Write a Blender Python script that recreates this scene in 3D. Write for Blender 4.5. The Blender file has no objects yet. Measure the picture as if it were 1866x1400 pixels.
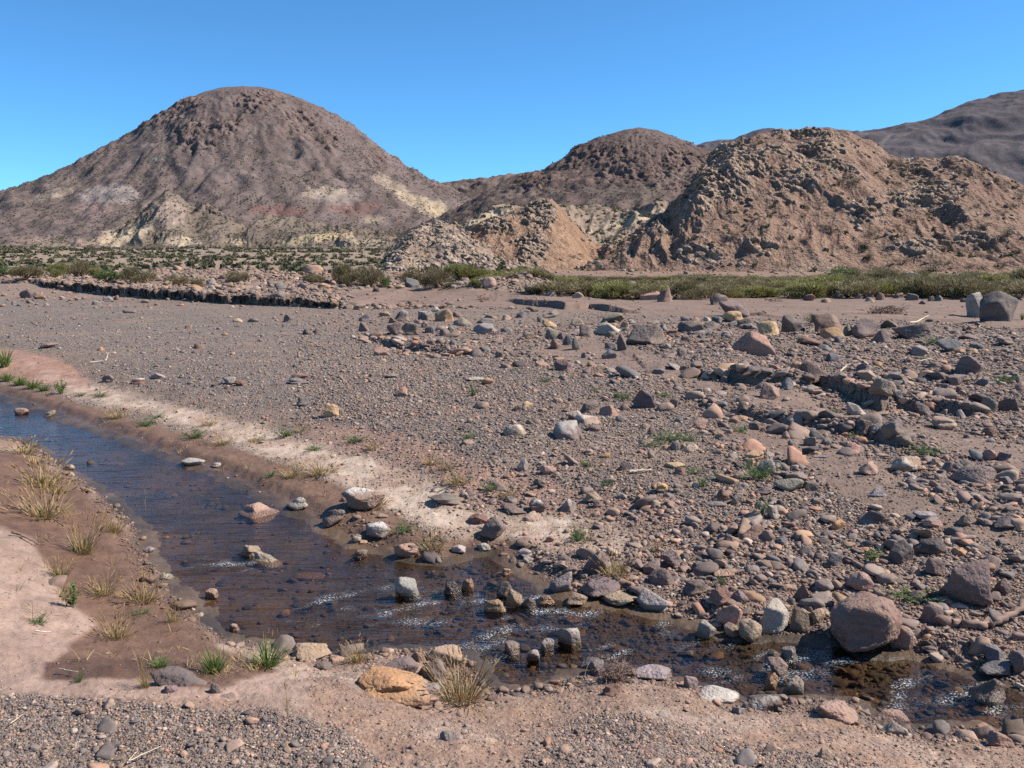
import bpy, math, random
import numpy as np
from mathutils import Vector, Matrix
rng = np.random.default_rng(7)
random.seed(7)
scn = bpy.context.scene
COL = scn.collection
# ---------------------------------------------------------------- camera model
F, CX, CY, HOR, CAMZ = 1616.0, 933.0, 700.0, 475.0, 1.7
PITCH = math.atan((CY - HOR) / F)
cp, sp = math.cos(PITCH), math.sin(PITCH)
WATER = -0.30

def ray(px, py):
    u = (np.asarray(px, float) - CX) / F
    v = -(np.asarray(py, float) - CY) / F
    return u, cp + v * sp, -sp + v * cp

def proj(x, y, z):
    zc = z - CAMZ
    f = np.maximum(y * cp - zc * sp, 1e-3)
    return CX + F * x / f, CY - F * (y * sp + zc * cp) / f

def on_plane(px, py, z):
    a, b, c = ray(px, py)
    t = (z - CAMZ) / c
    return a * t, b * t

def at_dist(px, py, D):
    a, b, c = ray(px, py)
    t = D / b
    return a * t, D + 0 * t, CAMZ + c * t

# ---------------------------------------------------------------- noise
_P = np.random.default_rng(3).permutation(1024)
_P = np.concatenate([_P, _P])
_A = np.random.default_rng(4).uniform(0, 2 * math.pi, 1024)
_G2 = np.stack([np.cos(_A), np.sin(_A)], 1)
_G3 = np.random.default_rng(5).normal(size=(1024, 3))
_G3 /= np.linalg.norm(_G3, axis=1)[:, None]
_U = np.random.default_rng(6).uniform(0, 1, 1024)

def ss(a, b, x):
    t = np.clip((x - a) / (b - a), 0, 1)
    return t * t * (3 - 2 * t)

def n2(x, y):
    x = np.asarray(x, float); y = np.asarray(y, float)
    ix = np.floor(x).astype(np.int64); iy = np.floor(y).astype(np.int64)
    fx = x - ix; fy = y - iy
    u = fx * fx * fx * (fx * (fx * 6 - 15) + 10); v = fy * fy * fy * (fy * (fy * 6 - 15) + 10)
    def g(dx, dy):
        h = _P[_P[(ix + dx) & 1023] + ((iy + dy) & 1023)]
        q = _G2[h]
        return q[..., 0] * (fx - dx) + q[..., 1] * (fy - dy)
    a = g(0, 0); b = g(1, 0); c = g(0, 1); d = g(1, 1)
    a = a + u * (b - a); c = c + u * (d - c)
    return (a + v * (c - a)) * 1.5

def n3(x, y, z):
    ix = np.floor(x).astype(np.int64); iy = np.floor(y).astype(np.int64); iz = np.floor(z).astype(np.int64)
    fx = x - ix; fy = y - iy; fz = z - iz
    w = [t * t * t * (t * (t * 6 - 15) + 10) for t in (fx, fy, fz)]
    r = 0
    for dx in (0, 1):
        for dy in (0, 1):
            for dz in (0, 1):
                h = _P[_P[_P[(ix + dx) & 1023] + ((iy + dy) & 1023)] + ((iz + dz) & 1023)]
                q = _G3[h]
                val = q[..., 0] * (fx - dx) + q[..., 1] * (fy - dy) + q[..., 2] * (fz - dz)
                r = r + val * (w[0] if dx else 1 - w[0]) * (w[1] if dy else 1 - w[1]) * (w[2] if dz else 1 - w[2])
    return r * 1.5

def fbm(x, y, o=4, s=0.0):
    r = 0; a = 1.0; t = 0
    for i in range(o):
        r = r + a * n2(x * 2 ** i + 17.3 * i + s, y * 2 ** i - 9.1 * i + s * 1.7); t += a; a *= 0.5
    return r / t

def ridged(x, y, o=4, s=0.0):
    r = 0; a = 1.0; t = 0
    for i in range(o):
        r = r + a * (1 - 2 * np.abs(n2(x * 2 ** i + 7.3 * i + s, y * 2 ** i - 5.1 * i + s * 1.3))); t += a; a *= 0.5
    return r / t

def fbm3(p, o=3, s=0.0):
    r = 0; a = 1.0; t = 0
    for i in range(o):
        q = p * 2 ** i + 13.7 * i + s
        r = r + a * n3(q[:, 0], q[:, 1], q[:, 2]); t += a; a *= 0.5
    return r / t

def worley(x, y, s=0):
    """F1, F2 and a random value of the nearest cell."""
    ix = np.floor(x).astype(np.int64); iy = np.floor(y).astype(np.int64)
    f1 = np.full(x.shape, 9.0); f2 = f1.copy(); cid = np.zeros(x.shape)
    for dx in (-1, 0, 1):
        for dy in (-1, 0, 1):
            h = _P[_P[(ix + dx + s) & 1023] + ((iy + dy) & 1023)]
            d = np.hypot(ix + dx + _U[h] - x, iy + dy + _U[(h * 7 + 3) & 1023] - y)
            m = d < f1
            f2 = np.where(m, f1, np.minimum(f2, d))
            cid = np.where(m, _U[(h * 13 + 5) & 1023], cid)
            f1 = np.where(m, d, f1)
    return f1, f2, cid

# ---------------------------------------------------------------- polygons
def sdist(x, y, poly):
    """signed distance to a closed polygon, negative inside"""
    poly = np.asarray(poly, float)
    d = np.full(x.shape, 1e18); ins = np.zeros(x.shape, bool)
    n = len(poly)
    for i in range(n):
        ax, ay = poly[i]; bx, by = poly[(i + 1) % n]
        ex, ey = bx - ax, by - ay
        wx, wy = x - ax, y - ay
        t = np.clip((wx * ex + wy * ey) / (ex * ex + ey * ey + 1e-12), 0, 1)
        d = np.minimum(d, (wx - t * ex) ** 2 + (wy - t * ey) ** 2)
        c = (ay > y) != (by > y)
        if abs(by - ay) > 1e-12:
            ins ^= c & (x < ex * (y - ay) / ey + ax)
    d = np.sqrt(d)
    return np.where(ins, -d, d)

UP_BANK = [(-260, 672), (-120, 697), (0, 722), (60, 741), (130, 765), (200, 790), (270, 815), (330, 840), (400, 864), (440, 885), (490, 905),
           (540, 927), (580, 952), (640, 985), (690, 1003), (740, 1018), (800, 1022), (850, 1010), (905, 1002), (935, 1022), (962, 1048),
           (1000, 1070), (1060, 1090), (1130, 1104), (1200, 1115), (1260, 1132), (1300, 1150), (1350, 1165), (1400, 1155), (1470, 1160),
           (1520, 1168), (1580, 1190), (1640, 1186), (1700, 1202), (1750, 1222), (1800, 1242), (1866, 1265), (2050, 1320), (2350, 1420)]
LOW_BANK = [(2200, 1520), (1960, 1385), (1866, 1350), (1790, 1332), (1700, 1338), (1650, 1336), (1600, 1325), (1560, 1292), (1490, 1282), (1400, 1292), (1345, 1284), (1290, 1262),
            (1200, 1242), (1130, 1222), (1090, 1222), (1060, 1232), (1010, 1258), (960, 1266), (910, 1262), (870, 1240), (840, 1205), (780, 1192),
            (700, 1193), (620, 1203), (540, 1197), (480, 1182), (430, 1170), (385, 1150), (345, 1112), (318, 1080), (290, 1045), (264, 1005),
            (250, 965), (217, 937), (190, 907), (150, 882), (105, 847), (55, 813), (0, 800), (-120, 778), (-330, 735)]
_sx, _sy = on_plane(np.array([p[0] for p in UP_BANK + LOW_BANK]), np.array([p[1] for p in UP_BANK + LOW_BANK]), WATER)
STREAM = np.stack([_sx, _sy], 1)
MID = np.array([(-300, 705), (-100, 738), (0, 762), (150, 832), (300, 935), (420, 1035), (560, 1100), (700, 1115), (900, 1135), (1100, 1165), (1300, 1210), (1500, 1235), (1700, 1275), (1900, 1320), (2250, 1460)], float)
_mx, _my = on_plane(MID[:, 0], MID[:, 1], WATER)
MID = np.stack([_mx, _my], 1)

def near_side(x, y):
    """True on the viewer's side of the stream"""
    best = np.full(x.shape, 1e18); side = np.zeros(x.shape)
    for i in range(len(MID) - 1):
        ax, ay = MID[i]; bx, by = MID[i + 1]
        ex, ey = bx - ax, by - ay; wx, wy = x - ax, y - ay
        t = np.clip((wx * ex + wy * ey) / (ex * ex + ey * ey), 0, 1)
        d = (wx - t * ex) ** 2 + (wy - t * ey) ** 2
        s = ex * wy - ey * wx
        m = d < best
        best = np.where(m, d, best); side = np.where(m, s, side)
    return side < 0

# scarps: (pixels of the foot line, height, decay length behind, base z)
SCARPS = [([(-140, 519), (0, 524), (60, 525), (90, 530), (150, 536), (210, 541), (330, 549), (470, 557), (560, 561), (640, 564), (700, 563)],
           [.48, .48, .46, .46, .45, .42, .36, .31, .26, .18, .0], 1e4, .12, .05),
          ([(925, 550), (950, 556), (1000, 559), (1030, 564), (1075, 562), (1110, 567), (1165, 570)], [.05, .2, .22, .24, .16, .2, .05], 7, .13, .04),
          ([(1355, 572), (1390, 575), (1445, 578)], [.03, .09, .03], 3, .13, .03),
          ([(695, 551), (750, 552), (800, 552)], [.03, .10, .03], 3, .13, .03),
          ([(1235, 674), (1300, 696), (1344, 700), (1450, 697), (1480, 716), (1544, 724), (1600, 742), (1660, 742), (1744, 750), (1790, 752)],
           [.05, .16, .2, .2, .26, .24, .26, .24, .16, .05], 2.6, .05, .07),
          ([(1270, 742), (1300, 753), (1354, 760), (1430, 778), (1494, 782), (1577, 797), (1640, 815), (1680, 822)], [.04, .10, .13, .17, .15, .2, .18, .04], 1.6, .04, .06),
          ([(660, 612), (712, 634), (760, 640), (830, 645), (880, 640)], [.03, .14, .18, .14, .03], 3.0, .08, .06),
          ([(1560, 690), (1620, 705), (1700, 690)], [.03, .12, .03], 1.5, .08, .06)]
_SC = []
for pts, hs, L, bz, wob in SCARPS:
    a = np.array(pts, float)
    X, Y = on_plane(a[:, 0], a[:, 1], bz)
    o = np.argsort(X)
    _SC.append((X[o], Y[o], np.array(hs)[o], L, wob))
HEAPS = [(235, 503, 52, 2.2, .25), (303, 508, 50, 2.6, .5), (400, 512, 48, 3.8, .42), (515, 512, 47, 4.6, .34), (600, 514, 45, 3.0, .30), (900, 522, 42, 3.4, .55), (965, 528, 41, 2.0, .35)]
_HP = [(float(at_dist(px, py, D)[0]), D, r, h) for px, py, D, r, h in HEAPS]

def ground(x, y, fine=True):
    x = np.asarray(x, float); y = np.asarray(y, float)
    shp = x.shape; x = x.ravel(); y = y.ravel()
    z = np.zeros(x.shape)
    r = np.hypot(x, y)
    d = np.full(x.shape, 6.0)
    m = (y > 1.0) & (y < 24) & (np.abs(x) < 26)
    near = (y < 3.4) | ((x < -3) & (y < 4))
    if m.any():
        xs, ys = x[m], y[m]
        w = .05 * n2(xs * 3.1, ys * 3.1) + .03 * n2(xs * 9.7, ys * 9.7)
        d[m] = sdist(xs, ys, STREAM) + w
        near[m] = near_side(xs, ys)
    b = n2(x * .5, y * .5)
    zf = WATER + .015 + .06 * ss(0, .2, d) + .27 * ss(.15, 2.7 + .5 * b, d)
    zn = WATER + .015 + .05 * ss(0, .25, d) + .27 * ss(.1, 1.25 + .3 * b, d)
    z = np.where(near, zn, zf)
    z = np.where(d < 0, WATER + .015 - .055 * ss(0, .3, -d), z)
    out = ss(0.2, 1.5, d)
    z += .004 * np.clip(y - 8, 0, 24)
    # terraces and scarps
    cut = 0
    for k, (X, Y, Hh, L, wob) in enumerate(_SC):
        q = (x > X[0] - .5) & (x < X[-1] + .5) if k else (x < X[-1])
        if not q.any():
            continue
        xs, ys = x[q], y[q]
        yl = np.interp(xs, X, Y) + wob * (6 * n2(xs * .9 + 5 * k, ys * 0 + k) + 3 * n2(xs * 3.3, ys * 0 + 2 * k)) + .2 * wob * n2(xs * 11, ys * 0 + k) + (.16 * fbm(xs * 2.2, ys * 2.2, 3, 5.5) if k == 0 else 0)
        s = ys - yl
        h = np.interp(xs, X, Hh) * (1 + (.55 if k == 0 else .25) * fbm(xs * .9, ys * .0 + 3.7 * k, 3))
        if k > 3: h = h * .74
        st = h * (ss(-.05, .07, s) if k < 4 else ss(-.16, .10, s)) * np.exp(-np.maximum(s, 0) / L)
        if k == 0:
            cut = np.zeros(x.shape); cut[q] = st
        else:
            z[q] += st
    slope = .62 * ss(34, 74, y)
    z += np.maximum(slope, cut)
    z += .0166 * np.clip(r - 85, 0, 560)
    for hx, hy, hr, hh in _HP:
        q = (np.abs(x - hx) < 3 * hr) & (np.abs(y - hy) < 3 * hr)
        if q.any():
            e = ((x[q] - hx) / hr) ** 2 + ((y[q] - hy) / (hr * .9)) ** 2
            z[q] += hh * np.exp(-e * 1.2) * (1 + .7 * fbm(x[q] * .8, y[q] * .8, 3, hx))
    # undulation
    px, py = proj(x, y, z)
    hum = ss(1000, 1350, px) * ss(7, 10, y) * (1 - ss(24, 28, y))
    mid = ss(600, 760, px) * ss(13, 16, y) * (1 - ss(25, 27, y))
    z += out * (.05 * fbm(x * .35, y * .35, 2) + hum * .11 * fbm(x * .7, y * .7, 3, 3.3) + mid * .08 * fbm(x * .6 + 9, y * .8, 3))
    z += ss(30, 60, y) * .12 * fbm(x * .25, y * .25, 3, 8.8) + ss(80, 200, r) * 1.2 * fbm(x * .02, y * .02, 3, 2.2)
    if fine:
        q = r < 60
        xs, ys = x[q], y[q]
        amp = np.where(d[q] < 0, .6, 1.0)
        z[q] += amp * (.016 * fbm(xs * 2.3, ys * 2.3, 3, 1.1) + .008 * fbm(xs * 11, ys * 11, 2, 4.4))
        b = (r < 9)
        z[b] += .004 * n2(x[b] * 37, y[b] * 37)
    return z.reshape(shp)

def hit(px, py, lift=0.0):
    """first point where the ray through a pixel is LIFT above the ground (a number or a function of distance)"""
    a, b, c = [float(v) for v in ray(px, py)]
    D = np.exp(np.linspace(math.log(1.6), math.log(140), 1500))
    t = D / b
    x, y, z = a * t, b * t, CAMZ + c * t
    l = lift(D) if callable(lift) else lift
    g = z - ground(x, y) - l
    i = int(np.argmax(g < 0)) if (g < 0).any() else len(D) - 1
    return x[i], y[i], z[i]

# ---------------------------------------------------------------- materials
class NT:
    def __init__(s, name):
        s.m = bpy.data.materials.new(name); s.m.use_nodes = True
        s.t = s.m.node_tree; s.t.nodes.clear()
        s.out = s.n('ShaderNodeOutputMaterial')
    def n(s, typ, **kw):
        nd = s.t.nodes.new(typ)
        for k, v in kw.items():
            if k == 'ins':
                for kk, vv in v.items():
                    if isinstance(vv, bpy.types.NodeSocket): s.t.links.new(vv, nd.inputs[kk])
                    else: nd.inputs[kk].default_value = vv
            else: setattr(nd, k, v)
        return nd
    def noise(s, vec, scale, detail=4, rough=.55, out='Fac'):
        return s.n('ShaderNodeTexNoise', ins={'Vector': vec, 'Scale': scale, 'Detail': detail, 'Roughness': rough}).outputs[out]
    def ramp(s, fac, a, b, ca=0.0, cb=1.0):
        return s.n('ShaderNodeMapRange', ins={'Value': fac, 'From Min': a, 'From Max': b, 'To Min': ca, 'To Max': cb}).outputs[0]
    def math(s, op, a, b=0.0):
        return s.n('ShaderNodeMath', operation=op, ins={0: a, 1: b}).outputs[0]
    def mix(s, fac, a, b, mode='MIX'):
        nd = s.n('ShaderNodeMix', data_type='RGBA', blend_type=mode)
        for i, v in ((0, fac), (6, a), (7, b)):
            if isinstance(v, bpy.types.NodeSocket): s.t.links.new(v, nd.inputs[i])
            else: nd.inputs[i].default_value = v if i == 0 else (tuple(v) + (1,))[:4]
        return nd.outputs[2]
    def bump(s, h, strength, dist, normal=None):
        nd = s.n('ShaderNodeBump', ins={'Height': h, 'Strength': strength, 'Distance': dist})
        if normal: s.t.links.new(normal, nd.inputs['Normal'])
        return nd.outputs[0]
    def bsdf(s, **ins):
        b = s.n('ShaderNodeBsdfPrincipled', ins={k.replace('_', ' '): v for k, v in ins.items()})
        s.t.links.new(b.outputs[0], s.out.inputs[0])
        return s.m

def grey(v): return (v, v, v)

def mat_ground():
    t = NT('ground_soil')
    co = t.n('ShaderNodeNewGeometry').outputs['Position']
    col = t.n('ShaderNodeAttribute', attribute_name='col').outputs['Color']
    zn = t.n('ShaderNodeAttribute', attribute_name='zone')
    sx = t.n('ShaderNodeSeparateColor', ins={0: zn.outputs['Color']})
    grav, wet, salt = sx.outputs[0], sx.outputs[1], sx.outputs[2]
    # gravel read as tiny stones of many colours
    vo = t.n('ShaderNodeTexVoronoi', feature='F1', ins={'Vector': co, 'Scale': 55.0, 'Randomness': 1.0})
    vo2 = t.n('ShaderNodeTexVoronoi', feature='F1', ins={'Vector': co, 'Scale': 19.0, 'Randomness': 1.0})
    cr = t.n('ShaderNodeValToRGB', ins={0: t.n('ShaderNodeSeparateColor', ins={0: vo.outputs['Color']}).outputs[0]})
    def pal(cr):
        e = cr.color_ramp; e.interpolation = 'CONSTANT'
        cols = [(0, (.080, .068, .064)), (.20, (.135, .112, .100)), (.40, (.185, .150, .125)), (.58, (.115, .104, .102)), (.72, (.225, .170, .130)), (.86, (.30, .215, .145)), (.94, (.42, .345, .275))]
        while len(e.elements) < len(cols): e.elements.new(.5)
        for el, (p, c) in zip(e.elements, cols): el.position = p; el.color = c + (1,)
    pal(cr)
    cr2 = t.n('ShaderNodeValToRGB', ins={0: t.n('ShaderNodeSeparateColor', ins={0: vo2.outputs['Color']}).outputs[1]}); pal(cr2)
    big = t.noise(co, 1.3, 5)
    stones = t.mix(t.ramp(t.noise(co, 7.0, 2), .5, .62), cr.outputs[0], cr2.outputs[0])
    gmask = t.math('MULTIPLY', grav, t.ramp(t.noise(co, 5.0, 3), .32, .55, .35, 1.0))
    n1 = t.noise(co, 6.0, 10, .72); nf = t.noise(co, 60.0, 4, .6)
    c = t.mix(t.ramp(n1, .3, .72), col, (.55, .5, .48), 'MULTIPLY')
    c = t.mix(t.ramp(big, .35, .7, 0, .35), c, (1.25, 1.15, 1.08), 'MULTIPLY')
    c = t.mix(t.ramp(nf, .35, .65, 0, .45), c, grey(.62), 'MULTIPLY')
    c = t.mix(t.math('MULTIPLY', gmask, .85), c, stones)
    # salt crust breaks up in flecks
    sf = t.math('MULTIPLY', salt, t.ramp(t.noise(co, 9.0, 8, .7), .36, .72, 0, .8))
    c = t.mix(sf, c, (.56, .465, .37))
    h = t.math('ADD', t.math('MULTIPLY', t.math('SUBTRACT', .55, vo.outputs['Distance']), gmask), t.math('MULTIPLY', n1, .8))
    h = t.math('ADD', h, t.math('MULTIPLY', nf, .35))
    nrm = t.bump(h, 1.0, .016)
    rough = t.ramp(wet, 0, 1, .93, .42)
    return t.bsdf(Base_Color=c, Roughness=rough, Normal=nrm, Specular_IOR_Level=.3)

def mat_rock(name='weathered_rock', small=False):
    """colour comes from the object's own colour (big rocks) or a vertex colour (stones)"""
    t = NT(name)
    if small:
        co = t.n('ShaderNodeNewGeometry').outputs['Position']
        col = t.n('ShaderNodeAttribute', attribute_name='col').outputs['Color']
    else:
        co = t.n('ShaderNodeTexCoord').outputs['Object']
        col = t.n('ShaderNodeObjectInfo').outputs['Color']
        rnd = t.n('ShaderNodeObjectInfo').outputs['Random']
        off = t.n('ShaderNodeCombineXYZ', ins={0: t.math('MULTIPLY', rnd, 37.0), 1: t.math('MULTIPLY', rnd, 91.0), 2: rnd})
        co = t.n('ShaderNodeVectorMath', operation='ADD', ins={0: co, 1: off.outputs[0]}).outputs[0]
    nA = t.noise(co, 5.0, 6, .6); nB = t.noise(co, 28.0, 6, .65); nC = t.noise(co, 130.0, 3, .6)
    c = t.mix(t.ramp(nA, .32, .68, 0, .75), col, (.62, .58, .56), 'MULTIPLY')
    c = t.mix(t.ramp(nB, .45, .7, 0, .6), c, (1.45, 1.36, 1.28), 'MULTIPLY')
    c = t.mix(t.ramp(nC, .5, .72, 0, .55), c, (.5, .48, .48), 'MULTIPLY')
    if not small:
        nD = t.noise(co, 1.7, 5, .6)
        c = t.mix(t.ramp(nD, .44, .62, 0, .55), c, (.26, .185, .14))
        bed = t.noise(t.n('ShaderNodeMapping', ins={'Vector': co, 'Rotation': (.5, .3, .2), 'Scale': (1.5, 1.5, 16)}).outputs[0], 1.0, 4, .6)
        c = t.mix(t.ramp(bed, .52, .64, 0, .5), c, (.6, .58, .57), 'MULTIPLY')
    hgt = t.math('ADD', t.math('MULTIPLY', nA, .8), t.math('ADD', t.math('MULTIPLY', nB, .45), t.math('MULTIPLY', nC, .12)))
    if small:
        rough = .85
        nrm = t.bump(hgt, .5, .012)
    else:
        st = t.n('ShaderNodeAttribute', attribute_name='coat')   # R: dust, G: wet, B: white crust
        s3 = t.n('ShaderNodeSeparateColor', ins={0: st.outputs['Color']})
        c = t.mix(t.math('MULTIPLY', s3.outputs[0], t.ramp(nB, .3, .6, .35, .95)), c, (.27, .175, .125))
        c = t.mix(t.math('MULTIPLY', s3.outputs[2], t.ramp(nA, .38, .52)), c, (.54, .48, .42))
        pits = t.n('ShaderNodeTexVoronoi', feature='F1', ins={'Vector': co, 'Scale': 42.0})
        hgt = t.math('ADD', hgt, t.math('MULTIPLY', t.ramp(pits.outputs['Distance'], 0, .45), .18))
        c = t.mix(s3.outputs[1], c, (.50, .45, .40), 'MULTIPLY')
        rough = t.ramp(s3.outputs[1], 0, 1, .88, .22)
        nrm = t.bump(hgt, 1.0, .03)
    return t.bsdf(Base_Color=c, Roughness=rough, Normal=nrm, Specular_IOR_Level=.35)

def mat_hill(name, scale, bumpd, dark=.55):
    t = NT(name)
    co = t.n('ShaderNodeNewGeometry').outputs['Position']
    col = t.n('ShaderNodeAttribute', attribute_name='col').outputs['Color']
    nA = t.noise(co, scale, 8, .68); nB = t.noise(co, scale * 6, 5, .65)
    c = t.mix(t.ramp(nA, .36, .66, 0, .8), col, (dark, dark * .96, dark * .94), 'MULTIPLY')
    c = t.mix(t.ramp(nB, .45, .68, 0, .6), c, (1.3, 1.25, 1.2), 'MULTIPLY')
    c = t.mix(t.ramp(nB, .5, .3, 0, .5), c, (.62, .6, .6), 'MULTIPLY')
    h = t.math('ADD', nA, t.math('MULTIPLY', nB, .4))
    if name == 'mound_rubble':
        wv = t.n('ShaderNodeVectorMath', operation='ADD', ins={0: co, 1: t.noise(co, 1.5, 3, .6, 'Color')}).outputs[0]
        v1 = t.n('ShaderNodeTexVoronoi', feature='F1', ins={'Vector': wv, 'Scale': 1.1}); v2 = t.n('ShaderNodeTexVoronoi', feature='F1', ins={'Vector': wv, 'Scale': 3.4})
        h = t.math('ADD', h, t.math('SUBTRACT', t.math('MULTIPLY', v1.outputs['Distance'], -1.1), t.math('MULTIPLY', v2.outputs['Distance'], .6)))
        c = t.mix(t.ramp(v2.outputs['Distance'], .35, .65, 0, .45), c, (.55, .5, .48), 'MULTIPLY')
        c = t.mix(t.ramp(t.n('ShaderNodeSeparateColor', ins={0: v2.outputs['Color']}).outputs[0], .7, .95, 0, .5), c, (1.35, 1.3, 1.25), 'MULTIPLY')
    return t.bsdf(Base_Color=c, Roughness=.95, Normal=t.bump(h, .8, bumpd), Specular_IOR_Level=.15)

def mat_leaf(name, c1, c2, rough=.6, trans=.25):
    t = NT(name)
    g = t.n('ShaderNodeNewGeometry')
    isl = g.outputs['Random Per Island']
    oi = t.n('ShaderNodeObjectInfo')
    f = t.math('ADD', t.math('MULTIPLY', isl, .7), t.math('MULTIPLY', oi.outputs['Random'], .3))
    c = t.mix(f, c1, c2)
    c = t.mix(t.ramp(t.noise(g.outputs['Position'], 2.5, 2), .35, .65, 0, .45), c, (.65, .6, .55), 'MULTIPLY')
    b = t.n('ShaderNodeBsdfPrincipled', ins={'Base Color': c, 'Roughness': rough, 'Specular IOR Level': .2})
    tr = t.n('ShaderNodeBsdfTranslucent', ins={'Color': c})
    mx = t.n('ShaderNodeMixShader', ins={0: trans, 1: b.outputs[0], 2: tr.outputs[0]})
    t.t.links.new(mx.outputs[0], t.out.inputs[0])
    return t.m

def mat_wood(name, c1, c2):
    t = NT(name)
    co = t.n('ShaderNodeTexCoord').outputs['Object']
    st = t.n('ShaderNodeMapping', ins={'Vector': co, 'Scale': (6, 60, 60)}).outputs[0]
    c = t.mix(t.ramp(t.noise(st, 1.0, 5), .35, .65), c1, c2)
    return t.bsdf(Base_Color=c, Roughness=.85, Normal=t.bump(t.noise(st, 1.5, 4), .5, .004))

def mat_water():
    t = NT('stream_water')
    co = t.n('ShaderNodeNewGeometry').outputs['Position']
    att = t.n('ShaderNodeAttribute', attribute_name='flow')
    s3 = t.n('ShaderNodeSeparateColor', ins={0: att.outputs['Color']})
    rapid, foam = s3.outputs[0], s3.outputs[1]
    w1 = t.noise(t.n('ShaderNodeMapping', ins={'Vector': co, 'Rotation': (0, 0, .22), 'Scale': (2.0, 10, 6)}).outputs[0], 1.0, 4, .55)
    w2 = t.noise(t.n('ShaderNodeMapping', ins={'Vector': co, 'Rotation': (0, 0, .15), 'Scale': (12, 30, 12)}).outputs[0], 1.0, 3, .6)
    h = t.math('ADD', t.math('MULTIPLY', w1, .7), t.math('MULTIPLY', w2, t.ramp(rapid, 0, 1, .09, .5)))
    nrm = t.bump(h, 1.0, .028)
    gl = t.n('ShaderNodeBsdfGlossy', ins={'Color': (1, 1, 1, 1), 'Roughness': .07, 'Normal': nrm})
    tr = t.n('ShaderNodeBsdfTransparent', ins={'Color': (.74, .66, .55, 1)})
    fr = t.n('ShaderNodeFresnel', ins={'IOR': 1.25, 'Normal': nrm})
    mx = t.n('ShaderNodeMixShader', ins={0: fr.outputs[0], 1: tr.outputs[0], 2: gl.outputs[0]})
    foam_sparkle = t.math('MULTIPLY', t.math('MULTIPLY', foam, .8), t.ramp(t.noise(co, 95.0, 3, .7), .53, .63))  # fine white specks: foam, plus sun sparkle painted into the colour
    df = t.n('ShaderNodeBsdfPrincipled', ins={'Base Color': (.75, .78, .80, 1), 'Roughness': .5})
    m2 = t.n('ShaderNodeMixShader', ins={0: foam_sparkle, 1: mx.outputs[0], 2: df.outputs[0]})
    t.t.links.new(m2.outputs[0], t.out.inputs[0])
    return t.m

# ---------------------------------------------------------------- mesh helpers
def link(o, parent=None):
    COL.objects.link(o)
    if parent: o.parent = parent
    return o

def tag(o, label, cat=None, kind=None, group=None):
    o['label'] = label
    if cat: o['category'] = cat
    if kind: o['kind'] = kind
    if group: o['group'] = group
    return o

def np_mesh(name, V, Fc, smooth=True, attrs=None, mat=None):
    """V (n,3), Fc (m,k) all faces with k corners"""
    me = bpy.data.meshes.new(name)
    V = np.ascontiguousarray(V, np.float32); Fc = np.ascontiguousarray(Fc, np.int32)
    m, k = Fc.shape
    me.vertices.add(len(V)); me.vertices.foreach_set('co', V.ravel())
    me.loops.add(m * k); me.loops.foreach_set('vertex_index', Fc.ravel())
    me.polygons.add(m)
    me.polygons.foreach_set('loop_start', np.arange(0, m * k, k, dtype=np.int32))
    me.polygons.foreach_set('loop_total', np.full(m, k, np.int32))
    me.polygons.foreach_set('use_smooth', np.full(m, bool(smooth)))
    for nm, c in (attrs or {}).items():
        a = me.attributes.new(nm, 'FLOAT_COLOR', 'POINT')
        c = np.asarray(c, np.float32)
        if c.shape[1] == 3: c = np.concatenate([c, np.ones((len(c), 1), np.float32)], 1)
        a.data.foreach_set('color', np.ascontiguousarray(c).ravel())
    me.update(calc_edges=True)
    if mat: me.materials.append(mat)
    return me

def grid_faces(nr, nc, wrap=False):
    i = np.arange(nr - 1)[:, None] * nc; j = np.arange(nc if wrap else nc - 1)[None, :]
    j2 = (j + 1) % nc
    a = i + j; b = i + j2
    return np.stack([a, b, b + nc, a + nc], -1).reshape(-1, 4)

MAT = {}
MAT['ground'] = mat_ground()
MAT['rock'] = mat_rock('weathered_rock')
MAT['stone'] = mat_rock('river_gravel', True)
MAT['water'] = mat_water()
# ---------------------------------------------------------------- what covers the ground where
def soft(px, py, poly, s, warp):
    return 1 - ss(-s, s, sdist(px, py * 1.6, [(a, b * 1.6) for a, b in poly]) + warp)

Z_NEARSAND = [(-400, 740), (-60, 800), (60, 822), (115, 855), (200, 925), (250, 975), (290, 1052), (340, 1115), (400, 1168), (480, 1190), (560, 1212), (560, 1290), (300, 1278), (150, 1268), (-60, 1264), (-400, 1250)]
Z_DARK = [(-60, 810), (60, 830), (110, 860), (190, 925), (240, 985), (285, 1060), (335, 1120), (400, 1185), (470, 1200), (520, 1225), (400, 1262), (300, 1250), (200, 1240), (80, 1236), (95, 1200), (170, 1140), (105, 1090), (90, 1030), (60, 985), (10, 960), (-60, 950)]
Z_DARK2 = [(80, 1205), (260, 1195), (420, 1215), (380, 1245), (220, 1243), (90, 1236)]
Z_BLGRAV = [(-400, 1272), (0, 1270), (300, 1282), (480, 1292), (560, 1312), (640, 1345), (700, 1420), (-400, 1500)]
Z_BRGRAV = [(960, 1420), (980, 1345), (1080, 1300), (1200, 1310), (1320, 1350), (1480, 1370), (1600, 1400), (1500, 1500), (960, 1500)]
Z_FARWET = [(-200, 672), (0, 700), (100, 722), (250, 768), (420, 815), (560, 862), (660, 905), (760, 960), (800, 1005), (700, 1000), (640, 985), (560, 942), (480, 900), (400, 862), (270, 815), (130, 765), (0, 722), (-200, 690)]
Z_INLET = [(740, 1018), (800, 985), (880, 985), (960, 990), (985, 1030), (1000, 1070), (950, 1050), (905, 1005), (820, 1022)]
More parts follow.
